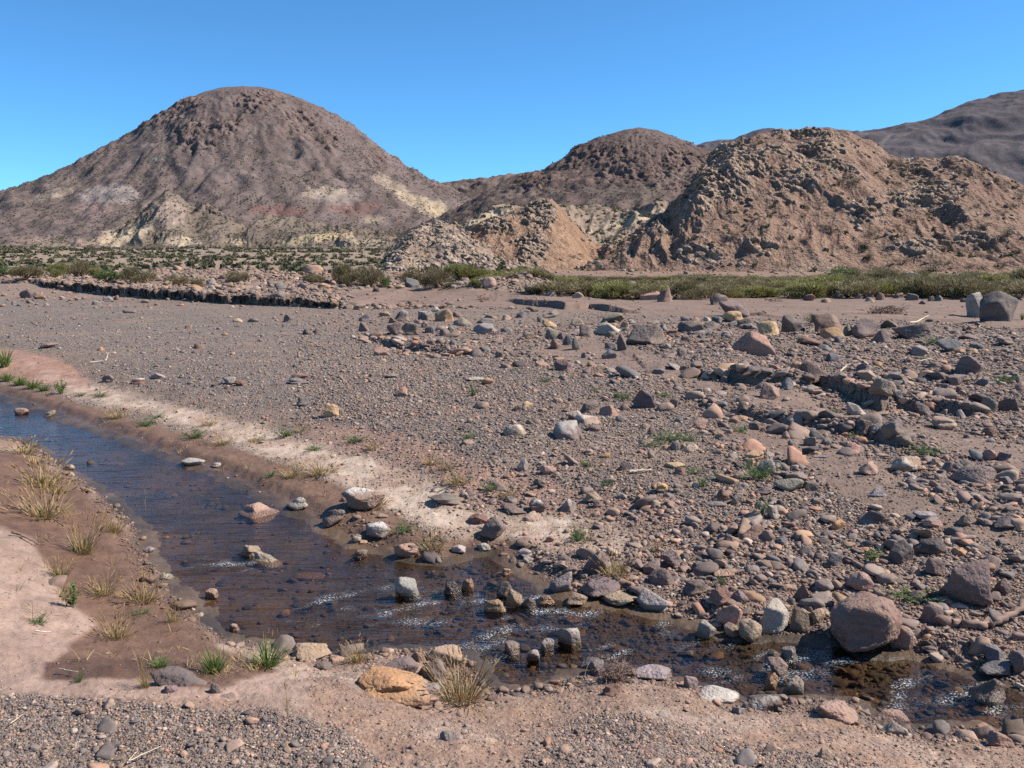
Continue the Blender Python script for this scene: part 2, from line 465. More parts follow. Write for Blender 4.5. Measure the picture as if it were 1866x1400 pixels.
Z_SALT = [(60, 672), (150, 702), (260, 728), (400, 765), (540, 803), (660, 838), (770, 862), (815, 890), (830, 915), (870, 940), (930, 938), (1010, 945), (1110, 960), (1150, 985), (1120, 1010), (1010, 1005), (930, 985), (860, 985), (800, 960), (740, 935), (660, 893), (560, 850), (430, 802), (280, 752), (140, 715)]
Z_PINKUP = [(-100, 622), (40, 640), (110, 655), (150, 680), (170, 715), (90, 700), (0, 690), (-100, 675)]
Z_PINKBAND = [(560, 770), (660, 778), (760, 800), (850, 830), (900, 850), (1000, 880), (1080, 900), (1240, 905), (1260, 945), (1130, 960), (1000, 945), (880, 930), (820, 890), (760, 860), (640, 830), (560, 805)]
Z_REDRIGHT = [(1000, 960), (1150, 940), (1300, 950), (1420, 985), (1520, 1030), (1640, 1070), (1900, 1110), (1900, 1270), (1700, 1200), (1560, 1150), (1350, 1150), (1200, 1110), (1150, 1060), (1140, 1010)]
Z_GREYFLAT = [(-300, 536), (60, 545), (250, 560), (420, 575), (600, 592), (700, 640), (800, 655), (940, 660), (1060, 690), (1150, 690), (1260, 730), (1290, 790), (1290, 850), (1330, 900), (1250, 930), (1150, 890), (1000, 880), (860, 835), (760, 798), (640, 775), (560, 765), (400, 735), (250, 690), (120, 650), (0, 630), (-300, 600)]
Z_SANDFLAT = [(640, 530), (760, 522), (880, 528), (1000, 540), (1150, 548), (1240, 545), (1400, 540), (1700, 545), (1900, 550), (1900, 600), (1700, 585), (1500, 578), (1300, 580), (1150, 572), (950, 562), (760, 553), (640, 556)]
Z_SANDR = [[(1380, 700), (1450, 702), (1500, 740), (1620, 765), (1700, 790), (1640, 800), (1560, 770), (1450, 755), (1400, 740), (1340, 735)],
           [(1340, 770), (1450, 790), (1540, 820), (1620, 850), (1640, 880), (1560, 905), (1500, 860), (1420, 830), (1330, 800)],
           [(1480, 860), (1600, 880), (1750, 930), (1900, 990), (1900, 1010), (1760, 975), (1640, 935), (1540, 905)],
           [(980, 640), (1080, 615), (1240, 660), (1380, 715), (1320, 720), (1180, 680), (1060, 665)],
           [(1660, 770), (1800, 800), (1900, 810), (1900, 870), (1800, 840), (1700, 810)]]
Z_WETEDGE = 0.22

def zones(x, y, z):
    """colour (n,3), masks (gravel, wet, salt), cobble weight, sand weight"""
    px, py = proj(x, y, z)
    n = len(x)
    w = 14 * fbm(x * 1.2, y * 1.2, 3) * np.clip(6 / np.maximum(y, 1), .5, 2) + 5 * n2(x * 6, y * 6)
    def S(poly, s=10.0, k=1.0): return soft(px, py, poly, s, w * k)
    base = np.array([.205, .142, .108])
    c = np.tile(base, (n, 1))
    grav = np.full(n, .75); wet = np.zeros(n); salt = np.zeros(n); cob = np.zeros(n); sand = np.zeros(n)
    def paint(m, colr, g=None):
        c[:] = c * (1 - m[:, None]) + np.array(colr) * m[:, None]
        if g is not None: grav[:] = grav * (1 - m) + g * m
    cob = ss(560, 1250, px + .4 * (720 - py)) * ss(575, 600, py)
    gf = S(Z_GREYFLAT, 14)
    paint(gf, (.175, .135, .115), 1.0)
    silt = ss(.0, .35, fbm(x * .45, y * .8, 4, 15.0)); paint(silt * .75 * (.4 + .6 * gf), (.245, .175, .135), .35); cob = cob * (1 - .8 * gf)
    nb = ss(1215, 1290, py + w)                    # the viewer's bank
    nearm = near_side(x, y) & (y < 14)
    nearf = nearm.astype(float)
    cob = cob * (1 - nearf)
    paint(nearf * .999, (.31, .205, .150), .45)
    m = S(Z_NEARSAND, 10) * nearf; paint(m, (.345, .252, .208), .10); sand = np.maximum(sand, m)
    m = S(Z_DARK, 9) * nearf; paint(m, (.150, .088, .060), .04); wet = np.maximum(wet, .5 * m); sand = np.maximum(sand, m)
    m = S(Z_DARK2, 6) * nearf; paint(m, (.115, .066, .044), .03); wet = np.maximum(wet, .7 * m)
    pale = ss(.05, .5, n2(x * 2.2 + 3, y * 2.2)) * nearf * (1 - S(Z_DARK, 14))
    paint(pale * .55, (.45, .36, .30))
    m = S(Z_BLGRAV, 9) * nearf; paint(m, (.19, .15, .13), 1.0); sand = sand * (1 - m)
    m = S(Z_BRGRAV, 16) * nearf; paint(m * .9, (.21, .155, .13), 1.0)
    m = soft(px, py, Z_SALT, 20, w * 1.5 - 9) * (1 - nearf); bk = ss(-.35, .25, fbm(x * 1.6, y * 2.2, 4, 12.0)); paint(m * (.78 + .20 * bk), (.43, .325, .255), .08); salt = np.maximum(salt, m * bk); sand = np.maximum(sand, m * (.55 + .4 * bk))
    m = S(Z_PINKUP, 8) * (1 - nearf); paint(m, (.35, .215, .165), .05); sand = np.maximum(sand, m)
    m = S(Z_PINKBAND, 10) * (1 - nearf) * (1 - salt); paint(m * .85, (.31, .195, .15), .3)
    m = S(Z_FARWET, 8, .6) * (1 - nearf); paint(m, (.17, .105, .072), .06); wet = np.maximum(wet, .35 * m); salt = salt * (1 - .8 * m); sand = np.maximum(sand, m)
    m = S(Z_INLET, 8) * (1 - nearf); paint(m, (.20, .115, .075), .05); wet = np.maximum(wet, .6 * m); salt = salt * (1 - m); sand = np.maximum(sand, m)
    m = S(Z_REDRIGHT, 14) * (1 - nearf); paint(m * .8, (.235, .15, .112), .5)
    m = S(Z_SANDFLAT, 5) * (1 - nearf); paint(m, (.215, .150, .118), .2); cob = cob * (1 - .95 * m); sand = np.maximum(sand, m)
    for Z in Z_SANDR:
        m = S(Z, 9) * (1 - nearf); paint(m * .9, (.215, .150, .118), .35); cob = cob * (1 - .85 * m); sand = np.maximum(sand, m * .9)
    # terrace and the scrub plain beyond it
    far = ss(33, 40, y) * (1 - S(Z_SANDFLAT, 5)); paint(far * .8, (.27, .19, .145), .45)
    pl = ss(70, 110, np.hypot(x, y)); paint(pl, (.29, .225, .165), .1)
    paint(pl * ss(-.1, .5, fbm(x * .012, y * .012, 3)) * .6, (.22, .18, .14))
    ms = ss(50, 60, y) * ss(640, 760, px); paint(ms * .9, (.25, .162, .114), .2)
    # water's edge
    q = (y < 24) & (np.abs(x) < 26) & (y > 1)
    d = np.full(n, 9.0)
    if q.any(): d[q] = sdist(x[q], y[q], STREAM) + .05 * n2(x[q] * 3.1, y[q] * 3.1) + .03 * n2(x[q] * 9.7, y[q] * 9.7)
    e = (1 - ss(.0, .22, d)) * (d < 1)
    paint(e * .9, (.12, .075, .052), .15); wet = np.maximum(wet, e)
    bed = (d < .01).astype(float)
    bn = ss(-.3, .4, fbm(x * 1.7, y * 1.7, 3))
    bc = np.array([.070, .054, .041]) * (1 - bn[:, None]) + np.array([.145, .104, .068]) * bn[:, None]
    amber = ss(.8, 3.0, x) * ss(.1, .5, n2(x * 1.1, y * 1.6))
    bc = bc + amber[:, None] * np.array([.07, .035, .012])
    c = c * (1 - bed[:, None]) + bc * bed[:, None]
    grav = grav * (1 - bed); wet = np.maximum(wet, bed * .3); salt = salt * (1 - bed) * (1 - e)
    cob = np.where(d < 0, 0, cob)
    v = fbm(x * .8, y * .8, 4, 6.6)
    c = c * (1 + .28 * v[:, None])
    c = c * np.array([1.09, 1.03, .97])
    return np.clip(c, .01, .9), np.stack([grav, wet, salt], 1), cob, sand, d, px, py, nearf

# ---------------------------------------------------------------- ground sheet
def build_ground():
    rr = [1.2]
    while rr[-1] < 4200:
        r = rr[-1]
        st = r * .0042 if r < 14 else (.06 + (r - 14) * .0022 if r < 56 else r * .016)
        rr.append(r + max(st, .008))
    rr = np.array(rr)
    a1 = np.linspace(-41, 41, 880)
    a2 = np.linspace(41, 319, 150)[1:-1]
    az = np.radians(np.concatenate([a1, a2]))
    R, A = np.meshgrid(rr, az, indexing='ij')
    x = (R * np.sin(A)).ravel(); y = (R * np.cos(A)).ravel()
    z = ground(x, y)
    c, zn, *_ = zones(x, y, z)
    X0, Y0, H0, _, wob = _SC[0]
    s0 = y - (np.interp(x, X0, Y0) + wob * (6 * n2(x * .9, y * 0) + 3 * n2(x * 3.3, y * 0)) + .2 * wob * n2(x * 11, y * 0))
    ov = (s0 > .03) & (s0 < 1.2) & (x < X0[-1] - 1.5)
    y = y - np.where(ov, .34 * np.exp(-np.maximum(s0 - .03, 0) / .3) * (1 + .5 * n2(x * 2.1, x * 0)), 0)
    fc = (np.abs(s0) < .35) & (x < X0[-1])
    y = y + np.where(fc, .12 * fbm(x * 2.0, z * 6.0, 3, 2.2) * (1 - ss(.15, .35, np.abs(s0))), 0)
    V = np.stack([x, y, z], 1)
    nc = len(az)
    Fc = grid_faces(len(rr), nc, True)[:, ::-1]
    # close the hole under the camera
    V = np.concatenate([V, [[0, 0, float(ground(np.array([0.0]), np.array([0.0]))[0])]]])
    c = np.concatenate([c, c[:1]]); zn = np.concatenate([zn, zn[:1]])
    j = np.arange(nc); q = np.stack([j, (j + 1) % nc, np.full(nc, len(V) - 1), np.full(nc, len(V) - 1)], 1)
    me = np_mesh('ground', V, Fc, True, {'col': c, 'zone': zn}, MAT['ground'])
    o = link(bpy.data.objects.new('ground', me))
    tag(o, 'stony dry riverbed of grey gravel, brown sand and pale salt crust', 'riverbed', 'structure')
    cap = np_mesh('ground_cap', V[np.r_[0:nc, len(V) - 1]], np.stack([np.full(nc, nc), j, (j + 1) % nc], 1), True, {'col': c[np.r_[0:nc, len(V) - 1]], 'zone': zn[np.r_[0:nc, len(V) - 1]]}, MAT['ground'])
    o2 = link(bpy.data.objects.new('ground_underfoot', cap)); tag(o2, 'gravel under the viewer at the near bank', 'ground', 'structure')
build_ground()

# ---------------------------------------------------------------- stream
RAPIDS = [(760, 1085, 60), (800, 1110, 70), (900, 1095, 60), (700, 1130, 50), (930, 1150, 70), (1040, 1120, 60), (1250, 1145, 50), (1360, 1180, 60), (1400, 1215, 70), (1330, 1240, 50), (1500, 1205, 60), (1480, 1190, 50), (1620, 1255, 70), (1700, 1290, 80), (1800, 1330, 60), (1780, 1265, 60), (860, 1190, 50), (395, 1030, 40), (620, 1105, 60), (1140, 1190, 40)]
def build_water():
    xs = np.arange(-14, 7.6, .035)
    x0, x1, y0, y1 = STREAM[:, 0].min(), STREAM[:, 0].max(), STREAM[:, 1].min(), STREAM[:, 1].max()
    xs = np.arange(max(x0, -13), min(x1, 6.5) + .1, .03); ys = np.arange(max(y0 - .3, 2.4), min(y1, 17) + .4, .03)
    X, Y = np.meshgrid(xs, ys)
    d = sdist(X.ravel(), Y.ravel(), STREAM).reshape(X.shape)
    keepv = d < .30
    rap = np.zeros(X.shape)
    for px, py, r in RAPIDS:
        cx, cy = on_plane(px, py, WATER)
        rad = r / F * math.hypot(cx, cy) * 2.0
        rap = np.maximum(rap, np.exp(-(((X - cx) / rad) ** 2 + ((Y - cy) / (rad * .8)) ** 2)))
    rap = rap * (.65 + .6 * n2(X * 4, Y * 4))
    ca, sa = math.cos(-.45), math.sin(-.45)
    U = X * ca - Y * sa; Wv = X * sa + Y * ca
    Z = WATER + .0035 * fbm(U * 2.2, Wv * 6, 3) * ss(0, .25, -d) + rap * (.026 * fbm(X * 6, Y * 6, 4, 2.0) + .008) + .003 * fbm(U * 5, Wv * 11, 3, 3.0) * ss(0, .2, -d)
    foam = np.clip(ss(.28, .85, rap + .25 * n2(X * 9, Y * 9)) * ss(-.02, .35, n2(U * 3.0, Wv * 9) + .4 * n2(U * 9, Wv * 25)), 0, 1)  # mask for foam streaks and the painted sun sparkle on the rapids
    idx = np.full(X.shape, -1); idx[keepv] = np.arange(keepv.sum())
    a = idx[:-1, :-1]; b = idx[:-1, 1:]; c = idx[1:, 1:]; e = idx[1:, :-1]
    ok = (a >= 0) & (b >= 0) & (c >= 0) & (e >= 0)
    Fc = np.stack([a[ok], b[ok], c[ok], e[ok]], 1)
    V = np.stack([X[keepv], Y[keepv], Z[keepv]], 1)
    fl = np.stack([np.clip(rap[keepv], 0, 1), foam[keepv], 0 * foam[keepv]], 1)
    o = link(bpy.data.objects.new('stream_water', np_mesh('stream_water', V, Fc, True, {'flow': fl}, MAT['water'])))
    tag(o, 'shallow clear stream rippling over brown stones, blue with sky upstream', 'stream', 'structure')
build_water()

# ---------------------------------------------------------------- hills
def patches(px, py, c, rows, wx, wy, amp=14):
    """mineral patches: (cx, cy, rx, ry, tilt, colour, strength)"""
    for cx, cy, rx, ry, tilt, colr, k in rows:
        ct, st_ = math.cos(math.radians(tilt)), math.sin(math.radians(tilt))
        dx = px - cx + amp * fbm(wx, wy, 3, cx); dy = py - cy + amp * .5 * fbm(wx, wy, 3, cy)
        e = ((dx * ct + dy * st_) / rx) ** 2 + ((-dx * st_ + dy * ct) / ry) ** 2
        m = k * (.75 + .5 * np.clip(fbm(wx * 11, wy * 4, 3, cy), -.5, .5)) * (1 - ss(.72, 1.08, e + 1.0 * fbm(wx * 5, wy * 5, 5, cx + 1) + .35 * n2(wx * 40 + cx, wy * 3)))
        c[:] = c * (1 - m[:, None]) + np.array(colr) * m[:, None]

def radial_mountain(name, label, peak, D, right, left, front, colr, rows, amps, nth=620, nr=330):
    """a dome with the photographed profile to either side of its peak; right/left: (pixels from the peak, pixels above horizon)"""
    k = D / F / cp * 1.0
    pxw = float(at_dist(peak[0], HOR, D)[0])
    th = np.linspace(0, 2 * math.pi, nth, endpoint=False)
    rmax = max(right[-1][0], left[-1][0]) * k * 1.1
    r = np.concatenate([[0.0], np.linspace(.004, 1, nr) ** 1.0 * rmax])
    R, T = np.meshgrid(r, th, indexing='ij')
    x = pxw + R * np.cos(T); y = D + R * np.sin(T) 
    # profiles in metres
    fR = np.interp(R / k, [a for a, b in right], [b for a, b in right]) * k + CAMZ
    fL = np.interp(R / k, [a for a, b in left], [b for a, b in left]) * k + CAMZ
    fF = np.interp(R / k, [a for a, b in front], [b for a, b in front]) * k + CAMZ
    cx_ = np.cos(T); wR = np.clip(cx_, 0, 1) ** 2; wL = np.clip(-cx_, 0, 1) ** 2; wF = 1 - wR - wL
    z = fR * wR + fL * wL + fF * wF
    x = x.ravel(); y = y.ravel(); z = z.ravel(); R = R.ravel(); T = T.ravel()
    s = 1 / amps['len']
    u = ss(.0, .30, R / rmax)
    wx, wy = x * s, y * s
    warp = fbm(wx * .8, wy * .8, 3, 21.0)
    gully = .62 * ridged(wx * .9 + .5 * warp, wy * .9 - .5 * warp, 5, 1.0) + .38 * ridged(T * 6 + 1.6 * warp, R * s * .5 + warp, 3, 2.0)
    z = z + u * amps['gully'] * .45 * (ridged(wx * 2.6 + .4 * warp, wy * 1.6, 4, 7.0) - .4) + u * amps['gully'] * (gully - .45) * (1 - ss(.75, 1.0, R / rmax) * .3) + amps['fbm'] * fbm(wx * 1.3, wy * 1.3, 5, 5.0) * (.3 + .7 * u)
    tgt = np.array([(peak[0] - a, HOR - b) for a, b in left[::-1]] + [(peak[0] + a, HOR - b) for a, b in right[1:]])
    for it in range(3):
        px, py = proj(x, y, z)
        bins = np.clip(((px - tgt[0, 0]) / 6).astype(int), 0, int((tgt[-1, 0] - tgt[0, 0]) / 6))
        sil = np.full(bins.max() + 1, 1e9); np.minimum.at(sil, bins, py)
        bc_ = tgt[0, 0] + 6 * (np.arange(len(sil)) + .5)
        ok = sil < 1e8
        err = np.interp(bc_, tgt[:, 0], tgt[:, 1]) - np.interp(bc_, bc_[ok], sil[ok])
        err = np.convolve(np.pad(err, 3, 'edge'), np.ones(7) / 7, 'valid')
        sl_ = np.interp(px, bc_, np.interp(bc_, bc_[ok], sil[ok]))
        z = z - np.interp(px, bc_, err) * y / F * np.clip((HOR - py) / np.maximum(HOR - sl_, 12), 0, 1)
    px, py = proj(x, y, z)
    c = np.tile(np.array(colr), (len(x), 1))
    rock = np.zeros(len(x))
    for cx, cy, rx, ry in amps['outcrops']:
        e = ((px - cx) / rx) ** 2 + ((py - cy) / ry) ** 2
        rock = np.maximum(rock, 1 - ss(.1, 1.5, e + .9 * fbm(wx * 3, wy * 3, 4, cx)))
    rk = ridged(wx * 7, wy * 7 + z * s * 4, 5, 9.0)
    f1, f2, cid = worley(wx * 12 + .5 * n2(wx * 19, wy * 19), wy * 12 + z * s * 6)
    disp = rock * amps['rock'] * (rk * .9 + .9 * (cid - .4) * ss(0, .15, f2 - f1) - .2)
    z = z + .5 * disp; y = y - .8 * disp
    v = fbm(wx * 2, wy * 2, 4, 3.0)
    c *= (1 + .22 * v[:, None])
    c = c * (1 - rock[:, None] * .5) + rock[:, None] * .5 * (np.array(colr) * (.65 + .75 * cid[:, None]) * np.array([1.08, .98, .95]))
    patches(px, py, c, rows, wx * 1.5, wy * 1.5)
    V = np.stack([x, y, z], 1)
    Fc = grid_faces(nr + 1, nth, True)
    o = link(bpy.data.objects.new(name, np_mesh(name, V, Fc, True, {'col': c}, MAT['hill_far'])))
    tag(o, label, 'mountain', 'structure')
    return V.reshape(nr + 1, nth, 3)

MAT['hill_far'] = mat_hill('far_slope', .05, 3.0, .62)
MAT['hill_mid'] = mat_hill('mid_slope', .12, 1.2, .6)
MAT['hill_near'] = mat_hill('mound_rubble', .8, .28, .55)
CREAM, YEL, PINKG, RED, PALE = (.46, .36, .25), (.42, .33, .20), (.30, .20, .175), (.175, .092, .080), (.33, .28, .25)
big = radial_mountain('mountain', 'broad dome shaped purple brown mountain with cream and red patches at its foot', (442, 157), 900,
    [(0, 318), (30, 317), (60, 312), (105, 297), (160, 273), (200, 250), (250, 209), (300, 175), (350, 146), (380, 136), (450, 95), (560, 30), (700, -10)],
    [(0, 318), (30, 317), (62, 311), (112, 292), (150, 269), (205, 235), (272, 200), (340, 163), (380, 147), (442, 127), (560, 92), (700, 52), (820, 10), (900, -10)],
    [(0, 318), (40, 314), (100, 292), (160, 262), (230, 205), (300, 150), (360, 112), (420, 78), (480, 52), (540, 34), (620, 16), (700, 4), (900, -12)],
    (.150, .113, .102),
    [(200, 355, 62, 20, -4, PALE, .8), (165, 380, 36, 16, 0, PINKG, .75), (95, 355, 50, 7, -20, CREAM, .5), (285, 290, 18, 6, 0, CREAM, .6), (262, 268, 30, 4, -10, PALE, .3),
     (305, 385, 40, 20, 10, (.34, .25, .21), .8), (335, 380, 26, 12, 0, PALE, .5), (215, 430, 50, 15, -15, CREAM, .9), (262, 405, 40, 14, -25, (.33, .27, .20), .8), (330, 440, 34, 10, 0, CREAM, .85), (430, 440, 14, 8, 0, CREAM, .7),
     (510, 385, 62, 10, 3, RED, .9), (590, 352, 42, 12, 0, CREAM, .6), (615, 362, 46, 22, 0, PALE, .5), (655, 380, 42, 14, 0, RED, .75), (600, 380, 22, 8, 0, RED, .6), (680, 400, 28, 8, 0, CREAM, .45), (590, 432, 60, 8, -8, YEL, .85), (540, 438, 26, 8, 0, YEL, .6),
     (770, 372, 58, 14, 22, CREAM, .85), (715, 338, 40, 9, 30, CREAM, .5), (800, 380, 22, 10, 0, YEL, .7), (60, 440, 60, 8, -8, PINKG, .6), (660, 455, 60, 14, 0, (.31, .25, .18), .7), (90, 445, 40, 7, 0, CREAM, .4)],
    dict(len=60, gully=11.0, fbm=6.5, rock=3.6, outcrops=[(300, 215, 34, 26), (360, 240, 50, 30), (415, 235, 40, 24), (470, 185, 50, 22), (545, 225, 44, 34), (390, 265, 26, 10), (600, 255, 30, 26), (340, 190, 40, 16), (690, 290, 30, 26), (255, 225, 22, 16)]))
mid = radial_mountain('mountain', 'rounded brown rocky mountain with an asymmetric summit in the middle distance', (1160, 232), 640,
    [(0, 243), (35, 239), (80, 223), (130, 203), (170, 186), (230, 160), (320, 110), (420, 60), (520, 10)],
    [(0, 243), (30, 237), (70, 225), (110, 210), (140, 185), (175, 165), (230, 153), (290, 118), (340, 92), (420, 55), (520, 10)],
    [(0, 243), (40, 232), (90, 205), (140, 170), (200, 132), (260, 108), (330, 92), (420, 60), (520, 10)],
    (.135, .096, .083),
    [(1150, 350, 60, 14, 0, (.10, .085, .065), .6), (1110, 300, 46, 16, 10, (.20, .14, .115), .6), (1230, 320, 50, 18, -10, (.2, .15, .125), .6), (930, 360, 50, 12, -15, (.17, .125, .105), .5)],
    dict(len=38, gully=5.0, fbm=4.5, rock=2.4, outcrops=[(1040, 300, 22, 16), (1130, 290, 70, 30), (1230, 300, 60, 34), (1060, 275, 30, 12), (1160, 320, 90, 22), (980, 330, 50, 20), (1250, 340, 40, 20)]), 520, 260)

def ridge_hill(name, label, sil, Dr, Db, base_z, colr, rock_col, mat, noise_len, amps, rows=(), nx=760, ny=340, prof=1.0, cat='hill', extra=None, outcrop_px=()):
    """a ridge with the photographed skyline, standing at real distance Dr(px), its foot at Db(px)"""
    s0, s1 = sil[0][0], sil[-1][0]
    PX = np.linspace(s0, s1, nx)
    hy = np.interp(PX, [p[0] for p in sil], [p[1] for p in sil])
    dr = np.interp(PX, [p[0] for p in Dr], [p[1] for p in Dr]); db = np.interp(PX, [p[0] for p in Db], [p[1] for p in Db])
    zr = at_dist(PX, hy, dr)[2]
    t = np.concatenate([np.linspace(0, 1, int(ny * .78)), np.linspace(1, 2, ny - int(ny * .78) + 1)[1:]])
    T, I = np.meshgrid(t, np.arange(nx), indexing='ij')
    d = np.where(T <= 1, db[I] + (dr - db)[I] * T, dr[I] + (dr - db)[I] * (T - 1))
    tt = np.where(T <= 1, T, 2 - T)
    g = tt ** prof * (1 - .25 * tt ** 3) / .75
    g = np.where(tt > .85, g - (g - .995) * ss(.85, 1, tt) * .5, g)
    g = g / g[int(ny * .78) - 1][None, :]
    a, b, c0 = ray(PX, np.full(nx, HOR))
    x = (a / b)[I] * d; y = d
    z = base_z + (zr[I] - base_z) * g
    x = x.ravel(); y = y.ravel(); z = z.ravel(); tt = tt.ravel(); T = T.ravel()
    s = 1 / noise_len
    env = ss(0, .12, tt) * (1 - .75 * np.exp(-((T - 1) / .10) ** 2))
    wx, wy = x * s, y * s
    z = z + env * (amps['fbm'] * fbm(wx, wy, 4, 2.0) + amps['gully'] * (ridged(wx * 1.5 + .3 * fbm(wx, wy, 2), wy * .5, 5, 6.0) - .45))
    rock = ss(.12, .42, fbm(wx * 1.1, wy * 1.1, 4, 11.0) + amps.get('bias', 0) + .25 * np.exp(-((T - .97) / .1) ** 2))
    px, py = proj(x, y, z)
    for cx, cy, rx, ry, k in outcrop_px:
        e = ((px - cx) / rx) ** 2 + ((py - cy) / ry) ** 2 + .6 * fbm(wx * 2.5, wy * 2.5, 3, cx)
        m = 1 - ss(.5, 1.1, e)
        rock = np.maximum(rock, m) if k > 0 else rock * (1 - m)
    f1, f2, cid = worley(wx * 9 + .6 * n2(wx * 11, wy * 11), wy * 9 + z * s * 5)
    g1, g2, gid = worley(wx * 24 + .5 * n2(wx * 27, wy * 27), wy * 24 + z * s * 12, 5)
    disp = rock * ss(0, .1, tt) * amps['rock'] * ((cid - .35) * ss(0, .18, f2 - f1) + .45 * (gid - .3) * ss(0, .2, g2 - g1) + .6 * ridged(wx * 3 + z * s, wy * 3 + z * s * 2, 4, 4.0) - .2)
    sw = (z * 1.1 + x * .45 + 1.6 * fbm(wx * 2, wy * 2, 3, 8.0)) / (noise_len * .085); sw = sw - np.floor(sw)
    disp = disp + rock * ss(0, .1, tt) * amps['rock'] * .55 * (ss(0, .25, sw) - sw)
    z = z + .45 * disp; y = y - .8 * disp * np.clip((1.15 - T) * 4, -1, 1)
    z = z + (1 - rock) * amps['rock'] * .06 * (gid - .3) * ss(.05, .3, g2 - g1) * (gid > .6)
    if extra is not None: z = extra(x, y, z, px, py)
    c = np.array(colr) * (1 + .22 * fbm(wx * 2, wy * 2, 4, 1.0))[:, None]
    rc = np.array(rock_col) * (.62 + .75 * gid[:, None]) * (1 - .25 * (1 - ss(0, .12, f2 - f1)))[:, None]
    c = c * (1 - rock[:, None] * .85) + rc * rock[:, None] * .85
    px, py = proj(x, y, z)
    patches(px, py, c, rows, wx * 1.5, wy * 1.5, amps.get('pamp', 10))
    V = np.stack([x, y, z], 1)
    o = link(bpy.data.objects.new(name, np_mesh(name, V, grid_faces(len(t), nx), True, {'col': c}, mat)))
    tag(o, label, cat, 'structure')
    return V.reshape(len(t), nx, 3)

foot = ridge_hill('foothill', 'eroded foothill spurs with pale yellow scree at the big mountain foot', [(60, 462), (130, 446), (195, 424), (245, 398), (285, 368), (308, 352), (330, 366), (352, 384), (383, 374), (410, 388), (440, 400), (480, 402), (525, 398), (565, 410), (620, 418), (680, 422), (725, 438), (790, 462)],
    [(60, 640), (308, 660), (520, 640), (790, 620)], [(60, 545), (308, 530), (520, 535), (790, 520)], 8.2, (.165, .128, .10), (.15, .115, .095), MAT['hill_far'], 42, dict(fbm=5.0, gully=9.0, rock=3.0, bias=-.05),
    [(215, 436, 50, 15, -15, CREAM, .9), (258, 415, 44, 14, -25, (.33, .27, .20), .8), (330, 442, 40, 10, 0, CREAM, .85), (312, 385, 32, 22, 10, (.30, .22, .185), .9), (430, 440, 16, 8, 0, CREAM, .7), (590, 434, 60, 8, -8, YEL, .85), (540, 440, 26, 8, 0, YEL, .6), (660, 445, 60, 10, 0, (.31, .25, .18), .7), (120, 448, 50, 7, -5, PINKG, .6), (470, 425, 60, 14, 0, (.10, .078, .068), .7), (385, 425, 30, 12, 0, (.12, .09, .08), .5)], 620, 220, cat='foothill')
far = ridge_hill('mountain', 'far grey purple mountain slope rising beyond the right edge', [(1120, 300), (1200, 285), (1280, 261), (1304, 256), (1330, 259), (1355, 253), (1381, 246), (1400, 245), (1440, 246), (1480, 243), (1520, 247), (1560, 249), (1600, 243), (1680, 225), (1780, 195), (1866, 172), (1960, 145), (2100, 118), (2300, 100), (2500, 120)],
    [(1120, 2600), (2500, 2300)], [(1120, 1900), (1600, 1300), (2500, 1100)], 8, (.105, .088, .092), (.118, .098, .098), MAT['hill_far'], 260, dict(fbm=12, gully=22, rock=5, pamp=16, bias=-.2),
    [(1610, 262, 26, 3, -40, (.26, .2, .17), .7), (1640, 250, 30, 3, -30, (.24, .18, .16), .5)], 500, 220, cat='mountain')
back = ridge_hill('mountain', 'low brown ridge filling the saddle behind the two mountains', [(560, 420), (700, 380), (780, 345), (820, 340), (845, 337), (900, 326), (935, 322), (1000, 318), (1080, 325), (1200, 360)],
    [(560, 1300), (1200, 1300)], [(560, 1000), (1200, 1000)], 8, (.15, .108, .09), (.16, .12, .10), MAT['hill_far'], 120, dict(fbm=8, gully=12, rock=7), (), 260, 120, cat='mountain')
terr = ridge_hill('badland_bank', 'eroded bank of cream and grey streaked scree below the middle mountain', [(780, 470), (830, 425), (860, 402), (900, 384), (950, 378), (1010, 380), (1060, 384), (1130, 380), (1200, 374), (1260, 380), (1320, 400)],
    [(780, 300), (1320, 300)], [(780, 205), (1320, 215)], 1.5, (.25, .185, .135), (.2, .15, .12), MAT['hill_mid'], 22, dict(fbm=1.6, gully=4.2, rock=1.0, bias=-.25),
    [(900, 395, 46, 12, -10, CREAM, .8), (1130, 405, 60, 9, -14, CREAM, .6), (1180, 392, 34, 8, -20, CREAM, .7), (1090, 415, 40, 8, -10, (.36, .28, .2), .5), (1150, 378, 90, 4, 0, (.12, .09, .07), .6), (1060, 425, 40, 6, 0, CREAM, .4)], 420, 170)
lknoll = ridge_hill('rocky_knoll', 'low pale rubble dome at the left foot of the orange slope', [(640, 500), (690, 488), (715, 455), (740, 432), (775, 413), (800, 406), (830, 411), (850, 430), (880, 448), (920, 470), (970, 492)],
    [(640, 76), (800, 92), (970, 84)], [(640, 70), (800, 72), (970, 74)], .55, (.31, .225, .165), (.39, .305, .235), MAT['hill_near'], 7.5, dict(fbm=.5, gully=.6, rock=.42, bias=.30), (), 420, 220)
cknoll = ridge_hill('rocky_knoll', 'pointed rocky knoll of broken grey rock over orange scree', [(800, 500), (835, 455), (862, 418), (880, 408), (905, 396), (935, 388), (960, 381), (985, 368), (1005, 368), (1022, 380), (1040, 400), (1062, 425), (1085, 444), (1120, 452), (1160, 470), (1200, 495)],
    [(800, 96), (990, 104), (1200, 98)], [(800, 76), (990, 78), (1200, 80)], .55, (.30, .19, .125), (.32, .245, .185), MAT['hill_near'], 9, dict(fbm=.6, gully=1.0, rock=.62, bias=-.05),
    (), 520, 260, outcrop_px=[(985, 395, 36, 30, 1), (975, 450, 30, 34, 1), (900, 410, 40, 14, 1), (1060, 465, 50, 24, -1), (900, 460, 40, 24, -1), (960, 478, 22, 14, 1)])
